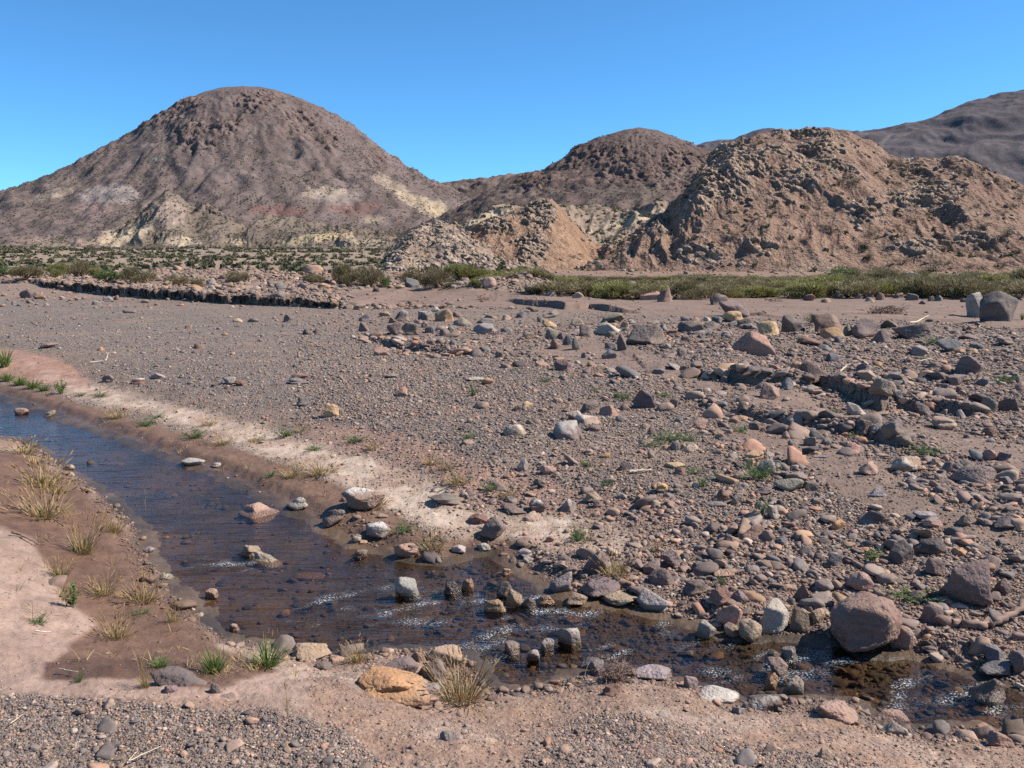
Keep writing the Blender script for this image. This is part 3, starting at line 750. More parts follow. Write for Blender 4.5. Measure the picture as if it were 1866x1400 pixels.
def spur(x, y, z, px, py):
    pl = np.interp(py, [250, 300, 340, 390, 440, 480], [1338, 1303, 1280, 1246, 1180, 1120])
    t = px - pl + 7 * fbm(x * .3, z * .4, 3)
    h = np.where(t > 0, np.exp(-(t / 80) ** 2), np.exp(-(t / 13) ** 2)) * ss(258, 300, py) * (1 - ss(395, 470, py))
    return z + 2.0 * h
mound = ridge_hill('rocky_mound', 'large tan mound with broken rock outcrops and dotted shrubs', [(1030, 500), (1090, 470), (1130, 440), (1160, 418), (1190, 402), (1222, 388), (1243, 362), (1268, 328), (1300, 304), (1330, 276), (1360, 259), (1400, 251), (1440, 248), (1500, 249), (1535, 256), (1575, 272), (1608, 290), (1640, 297), (1700, 302), (1760, 311), (1800, 325), (1840, 343), (1866, 352), (1960, 372), (2080, 400), (2250, 450)],
    [(1030, 90), (1160, 98), (1300, 112), (1440, 118), (1600, 118), (1866, 112), (2250, 100)], [(1030, 80), (1200, 76), (1440, 73), (1700, 71), (2250, 70)], .55, (.262, .170, .122), (.345, .255, .19), MAT['hill_near'], 11, dict(fbm=1.2, gully=1.7, rock=.55, bias=.02),
    [(1560, 430, 60, 20, 0, (.31, .195, .135), .5), (1400, 455, 80, 14, 0, (.31, .20, .14), .5), (1790, 345, 50, 10, 10, (.24, .135, .11), .5)], 1150, 520,
    outcrop_px=[(1340, 305, 70, 40, 1), (1270, 370, 40, 40, 1), (1330, 350, 50, 30, 1), (1390, 445, 36, 16, 1), (1280, 465, 50, 22, 1), (1575, 385, 36, 26, 1), (1450, 330, 50, 24, 1), (1700, 350, 60, 22, 1), (1770, 435, 46, 14, 1), (1680, 450, 60, 16, 1), (1500, 270, 60, 14, 1), (1240, 400, 30, 24, 1), (1430, 390, 60, 22, -1), (1560, 340, 40, 30, -1), (1500, 450, 80, 22, -1), (1620, 470, 60, 16, -1)], extra=spur)

# ---------------------------------------------------------------- sky, sun, camera
SUN_EL, SUN_AZ = math.radians(45), math.radians(4)       # azimuth: from the right (+x) towards the back (+y)
w = bpy.data.worlds.new('World'); scn.world = w; w.use_nodes = True
nt = w.node_tree; bg = nt.nodes['Background']
sky = nt.nodes.new('ShaderNodeTexSky'); sky.sky_type = 'NISHITA'; sky.sun_disc = False
sky.sun_elevation = SUN_EL; sky.sun_rotation = math.pi / 2 - SUN_AZ
sky.altitude = 3500; sky.air_density = 1.0; sky.dust_density = .2; sky.ozone_density = 10.0
tint = nt.nodes.new('ShaderNodeMix'); tint.data_type = 'RGBA'; tint.blend_type = 'MULTIPLY'; tint.inputs[0].default_value = 1
tint.inputs[7].default_value = (.70, 1.01, .955, 1); nt.links.new(sky.outputs[0], tint.inputs[6]); nt.links.new(tint.outputs[2], bg.inputs[0]); bg.inputs[1].default_value = .115
sl = bpy.data.lights.new('sun', 'SUN'); sl.energy = 4.6; sl.angle = math.radians(.5); sl.color = (1, .945, .865)
so = link(bpy.data.objects.new('sun', sl))
sd = Vector((math.cos(SUN_EL) * math.cos(SUN_AZ), math.cos(SUN_EL) * math.sin(SUN_AZ), math.sin(SUN_EL)))
so.rotation_euler = sd.to_track_quat('Z', 'Y').to_euler(); so.location = sd * 200
cam = bpy.data.cameras.new('camera'); cam.sensor_width = 36; cam.lens = 36 * F / 1866; cam.clip_end = 9000; cam.clip_start = .05
cob_ = link(bpy.data.objects.new('camera', cam)); cob_.location = (0, 0, CAMZ); cob_.rotation_euler = (math.pi / 2 - PITCH, 0, 0)
scn.camera = cob_
scn.view_settings.view_transform = 'Standard'; scn.view_settings.look = 'None'; scn.view_settings.exposure = 0.88; scn.view_settings.gamma = 1.0
scn.cycles.max_bounces = 6; scn.cycles.transparent_max_bounces = 12
scn.cycles.use_denoising = False
# ---------------------------------------------------------------- rocks that can be told apart
CROP = {'A': (1240, 480, 5.831), 'B': (1546, 480, 5.831), 'C': (1240, 690, 5.831), 'D': (1546, 690, 5.831), 'E': (930, 480, 5.831), 'G': (620, 480, 5.831),
        'H': (930, 690, 5.831), 'T': (0, 480, 3.0), 'V': (622, 480, 3.0), 'N': (1244, 480, 3.0), 'P': (0, 880, 2.693), 'Q': (622, 880, 2.693), 'R': (1244, 880, 2.693)}
RCOL = {'g': (.155, .145, .142), 'd': (.070, .062, .064), 'b': (.160, .115, .092), 'r': (.200, .112, .082), 'o': (.36, .205, .105), 't': (.35, .245, .165), 'y': (.46, .315, .165),
        'w': (.40, .35, .29), 'k': (.108, .112, .122), 'u': (.138, .108, .104), 'n': (.155, .148, .122), 'l': (.27, .235, .215), 's': (.335, .205, .155)}
ROCKS = '''A 570 490 330 190 u r big dark grey boulder with an ochre rock leaning on its front
A 567 565 245 120 y r ochre rounded rock leaning on the front of a big dark grey boulder
A 408 385 200 130 d a dark oblong rock alone on open sand, a small upright stone behind it
A 460 300 85 85 u a small upright grey stone right behind the dark oblong rock on sand
A 1270 305 190 120 u p purple grey pointed boulder rising at the foot of the green thicket
A 1365 365 135 78 r a reddish brown rock touching the purple pointed boulder by the thicket
A 1470 342 140 50 w r pale cream flat stone behind the reddish brown rock by the thicket
A 1610 320 140 90 t r tan topped rock in a tight trio right of the purple pointed boulder
A 1665 340 90 85 d a dark slanted rock at the middle of the trio by the thicket
A 1730 360 60 50 u r small grey stone at the right end of the trio by the thicket
A 1545 395 110 52 t p small peaked tan stone on the sand just in front of the thicket trio
A 1190 650 270 205 d a charcoal angular boulder with a flat shaded front, right of the yellow boulder
A 935 700 270 160 y r rounded yellow ochre boulder between the charcoal and the salmon boulders
A 788 870 515 290 s r large salmon boulder with a curved broken ledge across its front
A 1600 645 420 235 r a large brick brown boulder with a flat sloping top, an orange rock before it
A 1615 745 270 140 o r orange brown rock lying against the front of the brick brown boulder
A 1775 715 90 130 n a greenish grey slab wedged at the right end of the brick brown boulder
A 1673 810 85 80 k r small blue grey stone tucked under the orange brown rock
A 128 680 255 135 u a flat fronted grey block with a round purple cobble at its right
A 322 665 155 100 u r round purple grey cobble touching the flat fronted grey block
A 155 597 105 40 s r low pinkish stone lying on top of the flat fronted grey block's back edge
A 50 592 105 50 k f bluish flat stone behind the left end of the flat fronted block
A 285 595 80 50 w r small whitish stone behind the round purple grey cobble
A 385 602 115 75 k r blue grey cobble just left of the big dark boulder's foot
A 680 625 170 90 d r dark round rock tucked under the right side of the ochre rounded rock
A 740 670 150 70 k f flat blue grey stone between the dark round rock and the yellow boulder
A 550 645 100 70 k a small blue grey pointed stone under the ochre rounded rock
A 230 732 130 55 n f low greenish grey stone below the round purple grey cobble
A 52 795 105 80 u r grey cobble on sand below the flat fronted grey block
A 1280 790 160 70 t r pale yellowish stone at the foot of the charcoal angular boulder
A 1390 830 305 85 r f broad low reddish slab half buried below the orange brown rock
A 1025 960 90 60 u r small purple stone at the right foot of the salmon ledge boulder
A 1170 968 140 65 d f dark flat stone right of the small purple stone by the salmon boulder
A 1615 1005 150 110 k f blue grey slanting slab above the right of the rough brown boulder
A 1258 1092 185 90 o f flat orange stone resting on the upper left of the rough brown boulder
A 1435 1165 370 250 b a rough brown boulder embedded in the rubble step under a flat orange stone
A 1335 1028 110 55 r f small reddish flat stone just above the flat orange stone
A 760 1148 250 120 u a dusty purple rock below the salmon ledge boulder, on the rubble step
A 172 1078 140 95 u p pointed grey rock on the rubble step below left of the salmon boulder
A 600 1107 155 85 n f flat greenish slab directly below the salmon ledge boulder
A 1118 1280 165 130 k r grey cobble in deep shade right behind the round salmon boulder
A 465 1235 90 80 u r small dark cobble hanging on the lip of the rubble step
A 840 960 80 60 k r small blue grey stone stuck to the salmon ledge boulder's lower front
B 1602 475 425 350 d r giant dark purple boulder, the largest of the riverbed, on sand by the thicket
B 1345 455 200 290 l a tall pale grey slab leaning on the left side of the giant dark boulder
B 180 685 325 220 u a rough grey boulder with a bright ridge, right of the brick brown boulder
B 342 780 235 165 u r smooth brownish dome of rock overlapped by the rough bright ridged boulder
B 705 740 490 200 b r broad low dome of purplish brown rock with a green weed at its right
B 430 650 190 90 b a low brown slab behind the smooth dome, before the sandy flat
B 1090 870 320 140 k a dark blue grey slab boulder just right of the weed by the broad dome
B 1278 1090 335 215 u r round dark grey boulder half sunk in fine gravel below the slab boulder
B 1285 785 230 80 u f low purple slab behind the dark blue grey slab boulder
B 1668 818 195 85 u r rounded grey rock lying before the giant dark boulder's right side
B 1325 940 130 70 o r orange brown cobble above the round half sunk grey boulder
B 1180 932 140 55 o f flat orange stone just left of the orange brown cobble
B 1365 885 170 80 k f bluish flat stone above the orange brown cobble
B 752 925 195 120 l p pale peaked rock below the broad low dome boulder
B 675 358 150 85 n a greenish rock with a reddish top at the thicket's edge behind the brush pile
B 338 352 105 85 r p pointed red stone at the thicket's edge left of the brush pile
B 230 388 100 52 t r small tan stone on the sand left of the pointed red stone
B 212 345 115 75 u r grey stone touching the left side of the pointed red stone
B 108 352 105 65 u r grey rounded stone second left of the pointed red stone
B 880 378 75 60 b r small brown stone of a pair at the thicket edge left of the giant boulder
B 955 375 110 65 k r blue grey stone of a pair at the thicket edge left of the giant boulder
B 785 418 90 45 u a small grey stone on open sand right of the brush pile
B 1238 397 105 42 d f flat dark stone just left of the tall pale leaning slab
B 525 345 130 65 b a brown rough stone at the thicket edge directly behind the brush pile
B 145 1108 130 95 k a dark blue angular stone right of the bent pale branch
B 305 1068 120 60 o f flat orange stone right above the dark blue angular stone
B 182 1190 215 120 t a mustard grey rock below the bent pale branch
B 342 1316 265 205 n a large greenish grey angular rock jutting from the edge of the rubble step
B 650 1158 170 115 u a dark purple angular rock left of the pale straight stick
B 815 1205 230 100 d a blocky dark rock lying under the pale straight stick
B 555 1260 170 70 n r smooth greenish cobble right of the greenish grey angular rock
B 1138 1248 215 130 u a knobbly grey rock below the round half sunk boulder
B 915 1092 170 85 b r brown rounded stone left of the round half sunk boulder
B 1048 1135 125 90 r a reddish brown stone touching the left foot of the half sunk boulder
B 1415 1262 170 80 k p blue grey peaked stone on sand right of the knobbly grey rock
B 1835 1315 130 120 s r salmon rock cut by the right edge of the view
B 1790 1222 210 105 u a dark purple rock behind the salmon rock at the right edge
B 622 1025 115 70 b a small brown stone below the pale peaked rock
B 1560 1252 85 55 l r small light grey stone right of the blue grey peaked stone
B 1725 1165 110 60 n r pale greenish stone beside the weed at the right edge
C 950 138 220 185 s r round salmon boulder on brown sand with its shadow on the left
C 190 478 200 115 s a blocky pale pink stone half sunk in sand left of a weed
C 230 570 130 50 t r tan stone just below the blocky pale pink stone
C 98 733 195 105 t r yellow tan cobble with a white band on the cobbly slope
C 458 642 135 50 d f dark flat stone right of the weed, above the yellow tan cobbles
C 780 510 115 85 d r dark rounded stone on sand below the pebbly scarp
C 880 545 72 58 r r small red stone right of the dark rounded stone
C 695 522 42 65 l a small pale upright stone at the right side of a weed
C 1120 598 92 88 s p small upright salmon stone alone on the sand
C 1375 672 140 110 n a speckled greenish rock on top of a dark slanting stone
C 1370 765 215 95 d a dark slanting stone under the speckled greenish rock
C 1428 797 148 62 o f flat orange stone at the lower right of the dark slanting stone
C 1475 825 170 45 k f thin blue grey sliver below the flat orange stone on sand
C 1170 688 62 75 k p small blue grey upright stone left of the speckled greenish rock
C 1565 690 60 50 d r small dark stone alone on sand right of the speckled rock
C 785 815 210 100 y r yellow ochre cobble behind the large pale rock with weeds
C 902 940 265 180 l a large pale grey rock with green weeds growing before it
C 945 810 110 60 w f white flat stone behind the large pale grey rock
C 740 912 90 115 o a orange broken stone at the left of the large pale grey rock
C 1030 1018 130 65 s r pinkish stone at the right foot of the large pale grey rock
C 1232 1045 235 115 u r purple grey rock lying on a long greenish slab
C 1148 1130 325 140 n f long greenish slab with a dark left end, below the purple grey rock
C 1385 1142 190 115 b f brownish tan slab at the right end of the long greenish slab
C 428 1240 195 140 r r round reddish brown cobble on the cobbly slope, shadow at its left
C 595 1280 140 120 n a greenish flat faced stone right of the round reddish brown cobble
C 655 1215 130 62 b r brown cobble above the greenish flat faced stone
C 888 1190 185 85 u r long purple red stone below the dark end of the long slab
C 1205 1320 110 70 t r tan round cobble right of the black round cobble
C 1070 1338 110 95 d r black round cobble on the cobbly slope
C 620 1030 120 88 u r pinkish purple cobble left of the weeds before the pale rock
C 388 775 125 60 n f striped grey green stone left of the yellow ochre cobble
C 382 1332 235 65 k f long low blue grey stone under the round reddish brown cobble
C 100 1130 80 75 s r small pink cobble of a side by side pair near a thin weed
C 160 1130 75 70 w r small white cobble of a side by side pair near a thin weed
C 670 290 120 100 u a grey block on the lip of the pebbly scarp left of the salmon boulder
C 765 300 70 70 k a bluish stone at the right of the grey block on the pebbly scarp
C 1175 450 90 75 k a dark pale edged stone in the shadow of the pebbly scarp
C 1275 462 72 78 k a blue green stone in the pebbly scarp, right of the pale edged stone
C 1508 285 55 75 u p small pointed purple stone on sand right of the salmon boulder
C 385 333 130 80 r a red brown stone in the shaded pebbly scarp at its left
D 86 325 240 150 w r cream rock with a shaded underside on brown sand below the rubble step
D 788 332 175 165 d a charcoal cube shaped rock on sand throwing a long shadow left
D 1015 465 270 140 t r smooth tan rock with a flat shaded underside, below the charcoal cube
D 455 528 220 255 u p tall purple grey pointed rock standing in the low bank
D 595 665 190 120 b a dark brown wedge lying in front of the tall pointed rock
D 175 548 100 105 r a reddish upright block in the low bank left of the tall pointed rock
D 290 545 125 110 k a shaded grey block between the reddish block and the tall pointed rock
D 1485 282 210 185 n a greenish grey faceted rock with a pale bruise on its face
D 1708 285 235 160 u a dark purple rock tight at the right of the faceted rock
D 1495 568 190 105 r r rounded reddish dark rock on sand below the faceted rock
D 1505 658 110 55 l r small pale grey stone just below the rounded reddish dark rock
D 1265 612 90 48 u r small dark stone left of the rounded reddish dark rock
D 30 735 190 125 s r salmon cobble on sand with a round shadow at its left
D 210 950 210 150 s a brownish salmon rock standing alone on smooth sand
D 615 912 360 175 t a two toned tan rock with a broken ochre left half
D 1322 1042 515 245 u f wide wrinkled purple grey boulder lying low in the gravel
D 1495 810 165 120 s r pink streaked rock behind the wide wrinkled boulder
D 1655 828 180 95 k a dark jagged rock at the right of the pink streaked rock
D 1038 948 135 125 k a blue grey cube shaped stone at the wide wrinkled boulder's left
D 1170 928 120 66 k a blue grey stone between the cube stone and the wrinkled boulder
D 945 890 165 95 t a mottled tan rock above left of the blue grey cube stone
D 665 1030 150 70 k f dark flat stone stacked over another below the two toned rock
D 680 1075 110 60 d r dark lower stone of a stacked pair below the two toned rock
D 845 1035 120 75 d a dark angular stone left of a small cream cobble
D 960 1055 100 75 t r small cream cobble left of the wide wrinkled boulder
D 1040 1098 195 65 b f flat brown stone under the small cream cobble
D 1675 1082 165 90 k r dark blue grey cobble right of the wide wrinkled boulder
D 1850 1090 80 80 k r dark cobble at the right edge beside the blue grey cobble
D 1662 1162 115 66 d r dark green black cobble under the dark blue grey cobble
D 1455 1175 145 70 s a pink and white stone below the wide wrinkled boulder's right end
D 1455 1242 170 70 u f flat maroon stone below the pink and white stone
D 312 1208 215 95 l a pale flat stone with a sharp dark end on the pebbly crest
D 1120 1295 180 72 t p low tan peaked stone on sand below the wrinkled boulder
D 1595 1370 190 80 u r grey purple rounded rock below the flat maroon stone
D 1680 938 100 55 r r small reddish stone right above the wrinkled boulder's end
D 1578 930 95 80 k a small dark stone left of the small reddish stone
D 525 172 130 85 k r grey rounded stone under the greenish angular rock on the step
D 810 145 120 80 d a dark stone on the step right of the greenish angular rock
D 1195 120 110 70 u r dark stone below the knobbly grey rock
D 1255 290 170 110 u a dark sloping rock left of the faceted rock
D 1195 372 100 85 l r pale pebble topped stone left below the dark sloping rock
D 360 375 165 55 t f flat tan stone right of the cream rock on sand
D 1825 677 95 55 u r dark stone on sand near the right edge, below the purple rock
E 235 272 180 97 k r blue grey boulder at the left part of the thicket, by the stony heap
E 432 325 115 66 k r smooth blue stone on sand right of the blue grey boulder
E 345 312 80 45 t r small tan stone between two blue grey stones by the thicket
E 635 280 150 95 u a maroon dark rock under the thicket, right of the smooth blue stone
E 720 342 130 72 t r tan stone with a dark left side on sand below the maroon rock
E 905 274 100 52 k r pale blue grey stone at the thicket right of a bright green weed
E 1275 235 160 100 u r purple rounded stone on the back of the orange boulder cluster
E 1358 275 145 62 k f dark grey stone on top of the orange boulder cluster
E 1278 338 195 105 o a orange block at the left front of the boulder cluster by the thicket
E 1478 345 230 100 s a long pinkish wedge in the middle of the cluster by the thicket
E 1640 340 170 160 r a brown leaning rock at the right end of the cluster by the thicket
E 1082 585 265 110 n a dark green grey rough boulder right behind the white rock
E 1030 700 285 145 w a bright white jagged rock in the middle of the cobble field
E 415 638 170 85 y r mustard yellow cobble at the left of the cobble field
E 712 620 195 100 t r tan rounded rock behind the upright dark purple rock
E 430 535 180 90 n a olive grey block above the mustard yellow cobble
E 808 718 165 150 u r upright dark purple rock just left of the white jagged rock
E 1440 760 440 230 u a very large dark grey boulder overhanging its shadow, right of the white rock
E 1185 845 110 200 u a thin upright slab leaning on the left of the very large dark boulder
E 698 852 95 155 n a narrow pointed grey green stone standing upright on sand
E 607 822 105 115 k a blue grey stone just left of the narrow pointed stone
E 545 778 130 85 u r maroon cobble behind the blue grey stone and the narrow pointed stone
E 478 860 145 100 r a reddish peaked stone left of the narrow pointed stone
E 440 765 140 130 n f pale olive slab left of the maroon cobble
E 178 770 155 90 t a cream angular stone at the left end of the sandy patch
E 570 1088 220 135 u r smooth dark brown boulder with sand drifted against its right
E 1050 968 170 105 k a blue grey slab perched over a dark hollow
E 1065 880 130 80 k a grey stone behind the perched slab, left of the thin upright slab
E 780 978 62 66 k r small blue stone left of the perched slab
E 980 1112 140 75 t a cream tan stone below the perched slab
E 1570 1150 160 70 k r low blue grey stone on gravel right of the cream tan stone
E 1738 1100 155 80 l a pale lilac angular stone above the low blue grey stone
E 1815 950 110 100 u r dark cobble on sand right of the very large dark boulder
E 1830 675 110 120 k r tall blue grey rock at the right of the very large boulder's top
E 1715 735 130 75 r a reddish brown stone touching the very large boulder's right end
E 1350 990 105 62 r a small reddish stone in shade below the very large dark boulder
E 1565 778 110 55 s r pale pink stone resting at the lower right of the very large boulder
E 1645 880 130 60 n f flat greenish stone right of the overhang's foot
E 115 545 120 75 k r blue grey cobble left of the olive grey block
E 330 600 95 70 n r grey cobble at the left end of the mustard yellow cobble
E 1060 762 120 85 n a small olive block under the white jagged rock
E 1215 650 90 70 o r orange stone at the right foot of the green grey rough boulder
E 1285 620 90 50 w r small whitish stone right of the green grey rough boulder
E 1520 625 140 45 n f flat green stone above the very large dark boulder
G 770 215 180 120 k r solitary dark cracked boulder on smooth sand before a pale bush
G 205 465 140 70 t r tan stone alone below the sand flat, left of the rubble bar
G 640 558 190 130 d r dark rounded boulder at the back of the rubble bar, left of a pale topped rock
G 915 562 190 105 b a brown rock with a pale top left of the orange rounded boulder
G 1105 558 210 135 o r orange rounded boulder on top of the rubble bar
G 1005 492 110 60 w a whitish stone between the pale topped rock and the orange boulder
G 1240 540 100 62 r r brown cobble behind the orange rounded boulder's right
G 272 580 155 80 k r blue grey cobble at the left end of the rubble bar
G 475 540 130 60 t f flat tan stone left of the dark rounded boulder
G 245 680 130 110 u a maroon angular rock at the left foot of the rubble bar
G 580 698 180 140 u a two tone brown and grey rock at the front of the rubble bar
G 742 698 185 145 b a brown wedge with a sunlit sloping top at the rubble bar's front
G 568 608 115 65 r a reddish stone under the dark rounded boulder
G 825 622 82 52 r r small red brown cobble left below the pale topped rock
G 900 656 82 72 r a red brown stone under the pale topped rock
G 952 705 115 80 k r dark blue cobble right of the brown wedge
G 1110 738 120 85 u r grey cobble below the orange boulder, right of the dark blue cobble
G 1180 705 100 70 n r olive cobble right of the grey cobble below the orange boulder
G 1305 630 210 100 n r pale olive low rock right of the orange rounded boulder
G 1522 700 215 130 l a light grey smooth faced rock right of the rubble bar
G 1545 612 190 60 k f dark blue slab behind the light grey smooth faced rock
G 1598 578 145 65 t r tan stone above the dark blue slab
G 1765 578 110 65 t r tan cobble right of the dark blue slab
G 1765 712 130 55 k r blue cobble right of the light grey smooth faced rock
G 1665 820 130 55 r f flat reddish stone below the light grey smooth faced rock
G 442 935 185 100 s a lone pinkish tan rock on fine gravel below the rubble bar
G 960 838 95 66 r r dark red stone on the shaded lower step of the rubble bar
G 1200 845 90 80 k r blue grey cobble on the lower step under the olive cobble
G 1128 858 46 76 r a small upright red stone on the lower step of the rubble bar
G 1335 845 90 52 r r low reddish cobble at the right of the lower step
G 1760 1092 120 65 s f pinkish stone casting a dark shadow left, on fine gravel
G 1688 965 85 72 k r grey stone with a dark left side on sand right of the lower step
G 448 1038 85 46 y r small yellow stone below the lone pinkish tan rock
G 955 980 90 40 s r small pink flat stone below the lower step
G 650 1378 140 80 s r rounded salmon stone on the gravel flat left of a thin weed
G 1455 1228 210 45 w f long flat white stone on the gravel flat
G 1575 210 170 130 s f pale pink slab leaning on the stony heap before the thicket
G 1582 122 66 60 o r small orange ball on the crest of the stony heap
G 122 228 115 48 o r flat orange stone on the sand flat's far edge, under a dark bush
G 635 248 110 40 t f tan flat stone touching the left of the solitary cracked boulder
G 375 280 82 60 d a small black stone on the sand flat left of the cracked boulder
G 540 1195 135 50 n f greenish slab with a dark edge on the gravel flat
H 1415 225 260 210 u a big grey tilted boulder between two green weeds, sand drift at its right
H 835 305 210 140 d a dark split rock left of the pale pink rounded rock
H 1050 345 210 130 s r pale pink rounded rock left below the big tilted boulder
H 670 390 180 100 r a reddish rock behind the left end of a cream topped rock
H 818 438 275 115 t a long cream topped rock with a brown shaded side
H 615 558 330 225 u f large flat grey boulder half buried below the cream topped rock
H 868 530 195 90 u f low grey slab at the right of the large half buried flat boulder
H 1180 428 140 75 k r blue cobble below the right end of the pale pink rounded rock
H 178 273 135 70 y r smooth cream yellow oval stone on the gravel
H 330 338 130 55 o r smooth orange tan oval stone right below the cream yellow oval
H 505 232 110 54 t r tan stone above right of the orange tan oval stone
H 50 550 250 125 t r white and tan rounded rock with a small pink stone on its back
H 40 465 80 65 s a small pink stone sitting behind the white and tan rounded rock
H 60 315 130 75 d a dark flat rock left of the orange tan oval stone
H 128 920 135 140 l a light grey angular stone with a black shadow at the pink sand's edge
H 400 970 180 100 s f flat pinkish grey stone right of the light grey angular stone
H 332 902 95 46 l r small pale stone behind the flat pinkish grey stone
H 482 1018 85 55 s r small pink stone at the flat pinkish grey stone's right foot
H 310 1108 140 95 d a dark angular stone on pink sand below the flat pinkish grey stone
H 1420 508 110 65 t r light tan cobble below the sand drift of the big tilted boulder
H 1498 558 95 95 u p purple pointed stone below the light tan cobble
H 1735 260 110 100 k a dark blue angular stone right of the big tilted boulder
H 1782 438 95 55 k r blue cobble right of the sand drift of the tilted boulder
H 1662 738 115 65 o r orange cobble just below a patch of green weeds
H 1755 715 110 110 k a dark grey stone right of the orange cobble under the weeds
H 1850 725 90 95 o r orange brown stone right of the dark grey stone under the weeds
H 1005 818 120 65 o r orange tan cobble alone on gravel below the half buried flat boulder
H 1502 808 95 85 n a olive stone left below the orange cobble near the weeds
H 1208 930 175 90 d a hollow dark shell like rock with a greenish right side
H 1750 918 220 65 y f long yellow and cream flat stone on the cobbly slope
H 1805 985 130 90 r r pinkish brown stone under the long yellow and cream stone
H 1610 1155 130 110 o a rust orange angular stone on the gravel slope
H 1175 1250 150 70 l r light grey oval stone on reddish sand
H 1232 1172 66 66 t r small round tan stone on top of the light grey oval's back
H 880 1255 220 110 t a yellow topped rock with a deep shaded front
H 922 1325 105 82 b r brown stone below right of the yellow topped shaded rock
H 618 1335 155 120 l a pale faced rock with a dark left side on the pink sand
H 290 1345 190 140 u p dusty purple triangular rock at the end of the salt crust
H 838 778 105 66 t r small cream stone below the half buried flat boulder
P 1267 130 195 70 s r smooth pale pink rock in the middle of the blue water
P 1230 335 120 60 t r brown cream rock in midstream, left one of two touching
P 1300 362 110 50 w r whitish rock in midstream, right one of two touching
P 1040 544 70 52 t r small tan rock poking from the stream near the left sand bank
P 1520 440 155 40 o f orange stone lying just under the water surface
P 870 955 275 140 d r dark grey dome of rock half buried in the near bank beside grass
P 1530 832 200 95 t a tan pointed slab at the stream edge of the near bank
P 1588 898 95 56 d r small dark stone in front of the tan pointed slab
P 818 458 70 36 w f flat white stone on the left shore of the stream
P 1148 710 46 40 t a small pinkish tan stone in the shallows by the near bank
P 730 330 62 34 l f flat pale stone on the left shore above the flat white stone
P 1460 100 100 60 l a rough white crusted stone on the far shore right of the pink midstream rock
P 1640 170 110 80 d a dark slab at the far shore below the salt crusted boulder
P 1058 1010 56 60 d p small dark pointed stone right of the half buried dome
P 1122 1042 66 46 u r small grey stone sunk in pink earth right of the half buried dome
P 842 1012 76 46 u r small grey stone stuck to the foot of the half buried dome
T 1055 1084 136 43 w f flat whitish stone at the water's far edge, upstream of the salt crusted boulder
T 382 1115 56 32 t r small tan stone at the left bank beside the dry foxtail grass
T 270 822 70 36 t a tan stone on the far shore of the blue water, right of a low flat one
T 118 808 86 36 s f low flat pinkish stone in the blue water by the far shore
T 1182 1102 60 26 w r small white stone right of the flat whitish stone at the water's edge
T 1665 755 90 50 g r smooth grey stone on gravel left of the cream yellow ball
T 1810 806 90 78 y r cream yellow ball shaped rock on the gravel flat
T 610 1081 136 20 o f orange slab under the surface of the blue water
T 590 628 70 46 u a dark grey rock at the gravel flat's edge above the salt crust
T 755 644 80 34 r r reddish rounded rock right of the dark grey rock above the salt crust
T 865 616 80 30 l r light grey flat stone in a short row on the gravel flat
T 1316 657 70 35 r r red brown log shaped stone on the gravel flat
T 1255 638 80 42 l a pale pointed stone behind the red brown log shaped stone
T 1630 642 125 36 g r long grey stone in front of a curved tan one on the gravel flat
T 1640 616 90 30 r r curved tan stone behind the long grey stone on the gravel flat
T 270 449 110 34 u f long grey stone on the gravel flat near the pink sand
T 552 467 46 24 o r small orange stone alone on the left gravel flat
T 1158 104 66 42 l a pale grey boulder on the cut bank with another at its foot
T 1158 133 62 34 l r pale grey rock at the foot of the pale boulder on the cut bank
T 1532 127 66 44 k r blue grey boulder on the cut bank, right of the pale pair
T 1655 123 66 36 l a light grey rock on the cut bank behind the sand flat
T 1772 123 76 32 o r flat orange rock on the cut bank right of a light grey rock
T 1060 132 90 36 o r orange rock on the lip of the cut bank left of the pale pair
T 155 168 100 56 u f dark slab leaning at the foot of the shaded cut bank
T 215 178 72 40 t p tan peaked rock at the right of the dark slab under the cut bank
T 528 217 56 26 l f pale flat stone below the cut bank, left of two touching rocks
T 588 197 64 36 l r pale rock with a dark front in a touching pair below the cut bank
T 635 190 32 32 r r small reddish rock of a touching pair below the cut bank
T 1092 454 66 30 r r red brown stone alone at the middle of the gravel flat
T 1030 348 42 27 s r small salmon stone on the far gravel flat
T 1576 303 70 46 u r grey rock at the left start of the rubble bar
T 1385 310 70 28 k f blue grey flat stone left of the rubble bar
T 1300 312 62 24 t f tan flat stone left of the blue grey flat stone by the rubble bar
T 1672 376 40 36 d a small black stone, first of a row below the rubble bar's left end
T 1730 372 46 30 d a small black stone, second of a row below the rubble bar's left end
Q 108 78 220 115 s r rounded pinkish boulder with a white salt crust on top, by the stream
Q 182 230 125 82 l a crusty grey rock at the far shore below the salt crusted boulder
Q 745 222 132 112 u r dark pitted round rock on the pale salt sand
Q 82 272 56 36 t r small tan stone at the water's edge left of the crusty grey rock's foot
Q 92 346 76 48 t r tan rock wet by the stream below the crusty grey rock
Q 322 330 130 78 s r smooth pinkish rock on the far shore beside dry grass
Q 576 325 72 42 w r whitish stone at the far shore left of another pale stone
Q 700 315 70 42 w r pale stone below the dark pitted round rock
Q 322 515 122 105 l r egg shaped pale grey rock standing in the rapids
Q 510 78 160 58 u r low purple rock right of the salt crusted boulder
Q 1248 393 125 115 u a grey upright rock left of a dry grass clump on the far bank
Q 1270 508 200 105 u r big smooth grey rock above the flat cream slab at the far shore
Q 1075 490 115 110 l a pale square rock at the left of the big smooth grey rock
Q 1155 568 110 66 t r tan rock between the pale square rock and the water
Q 1368 565 185 80 t f flat cream slab sloping into the stream
Q 1532 578 165 125 l a pale triangular wedge at the water's edge right of the cream slab
Q 1572 465 135 90 u r mauve rock behind the pale triangular wedge
Q 1620 372 110 85 u a maroon rock up the far bank above the mauve rock
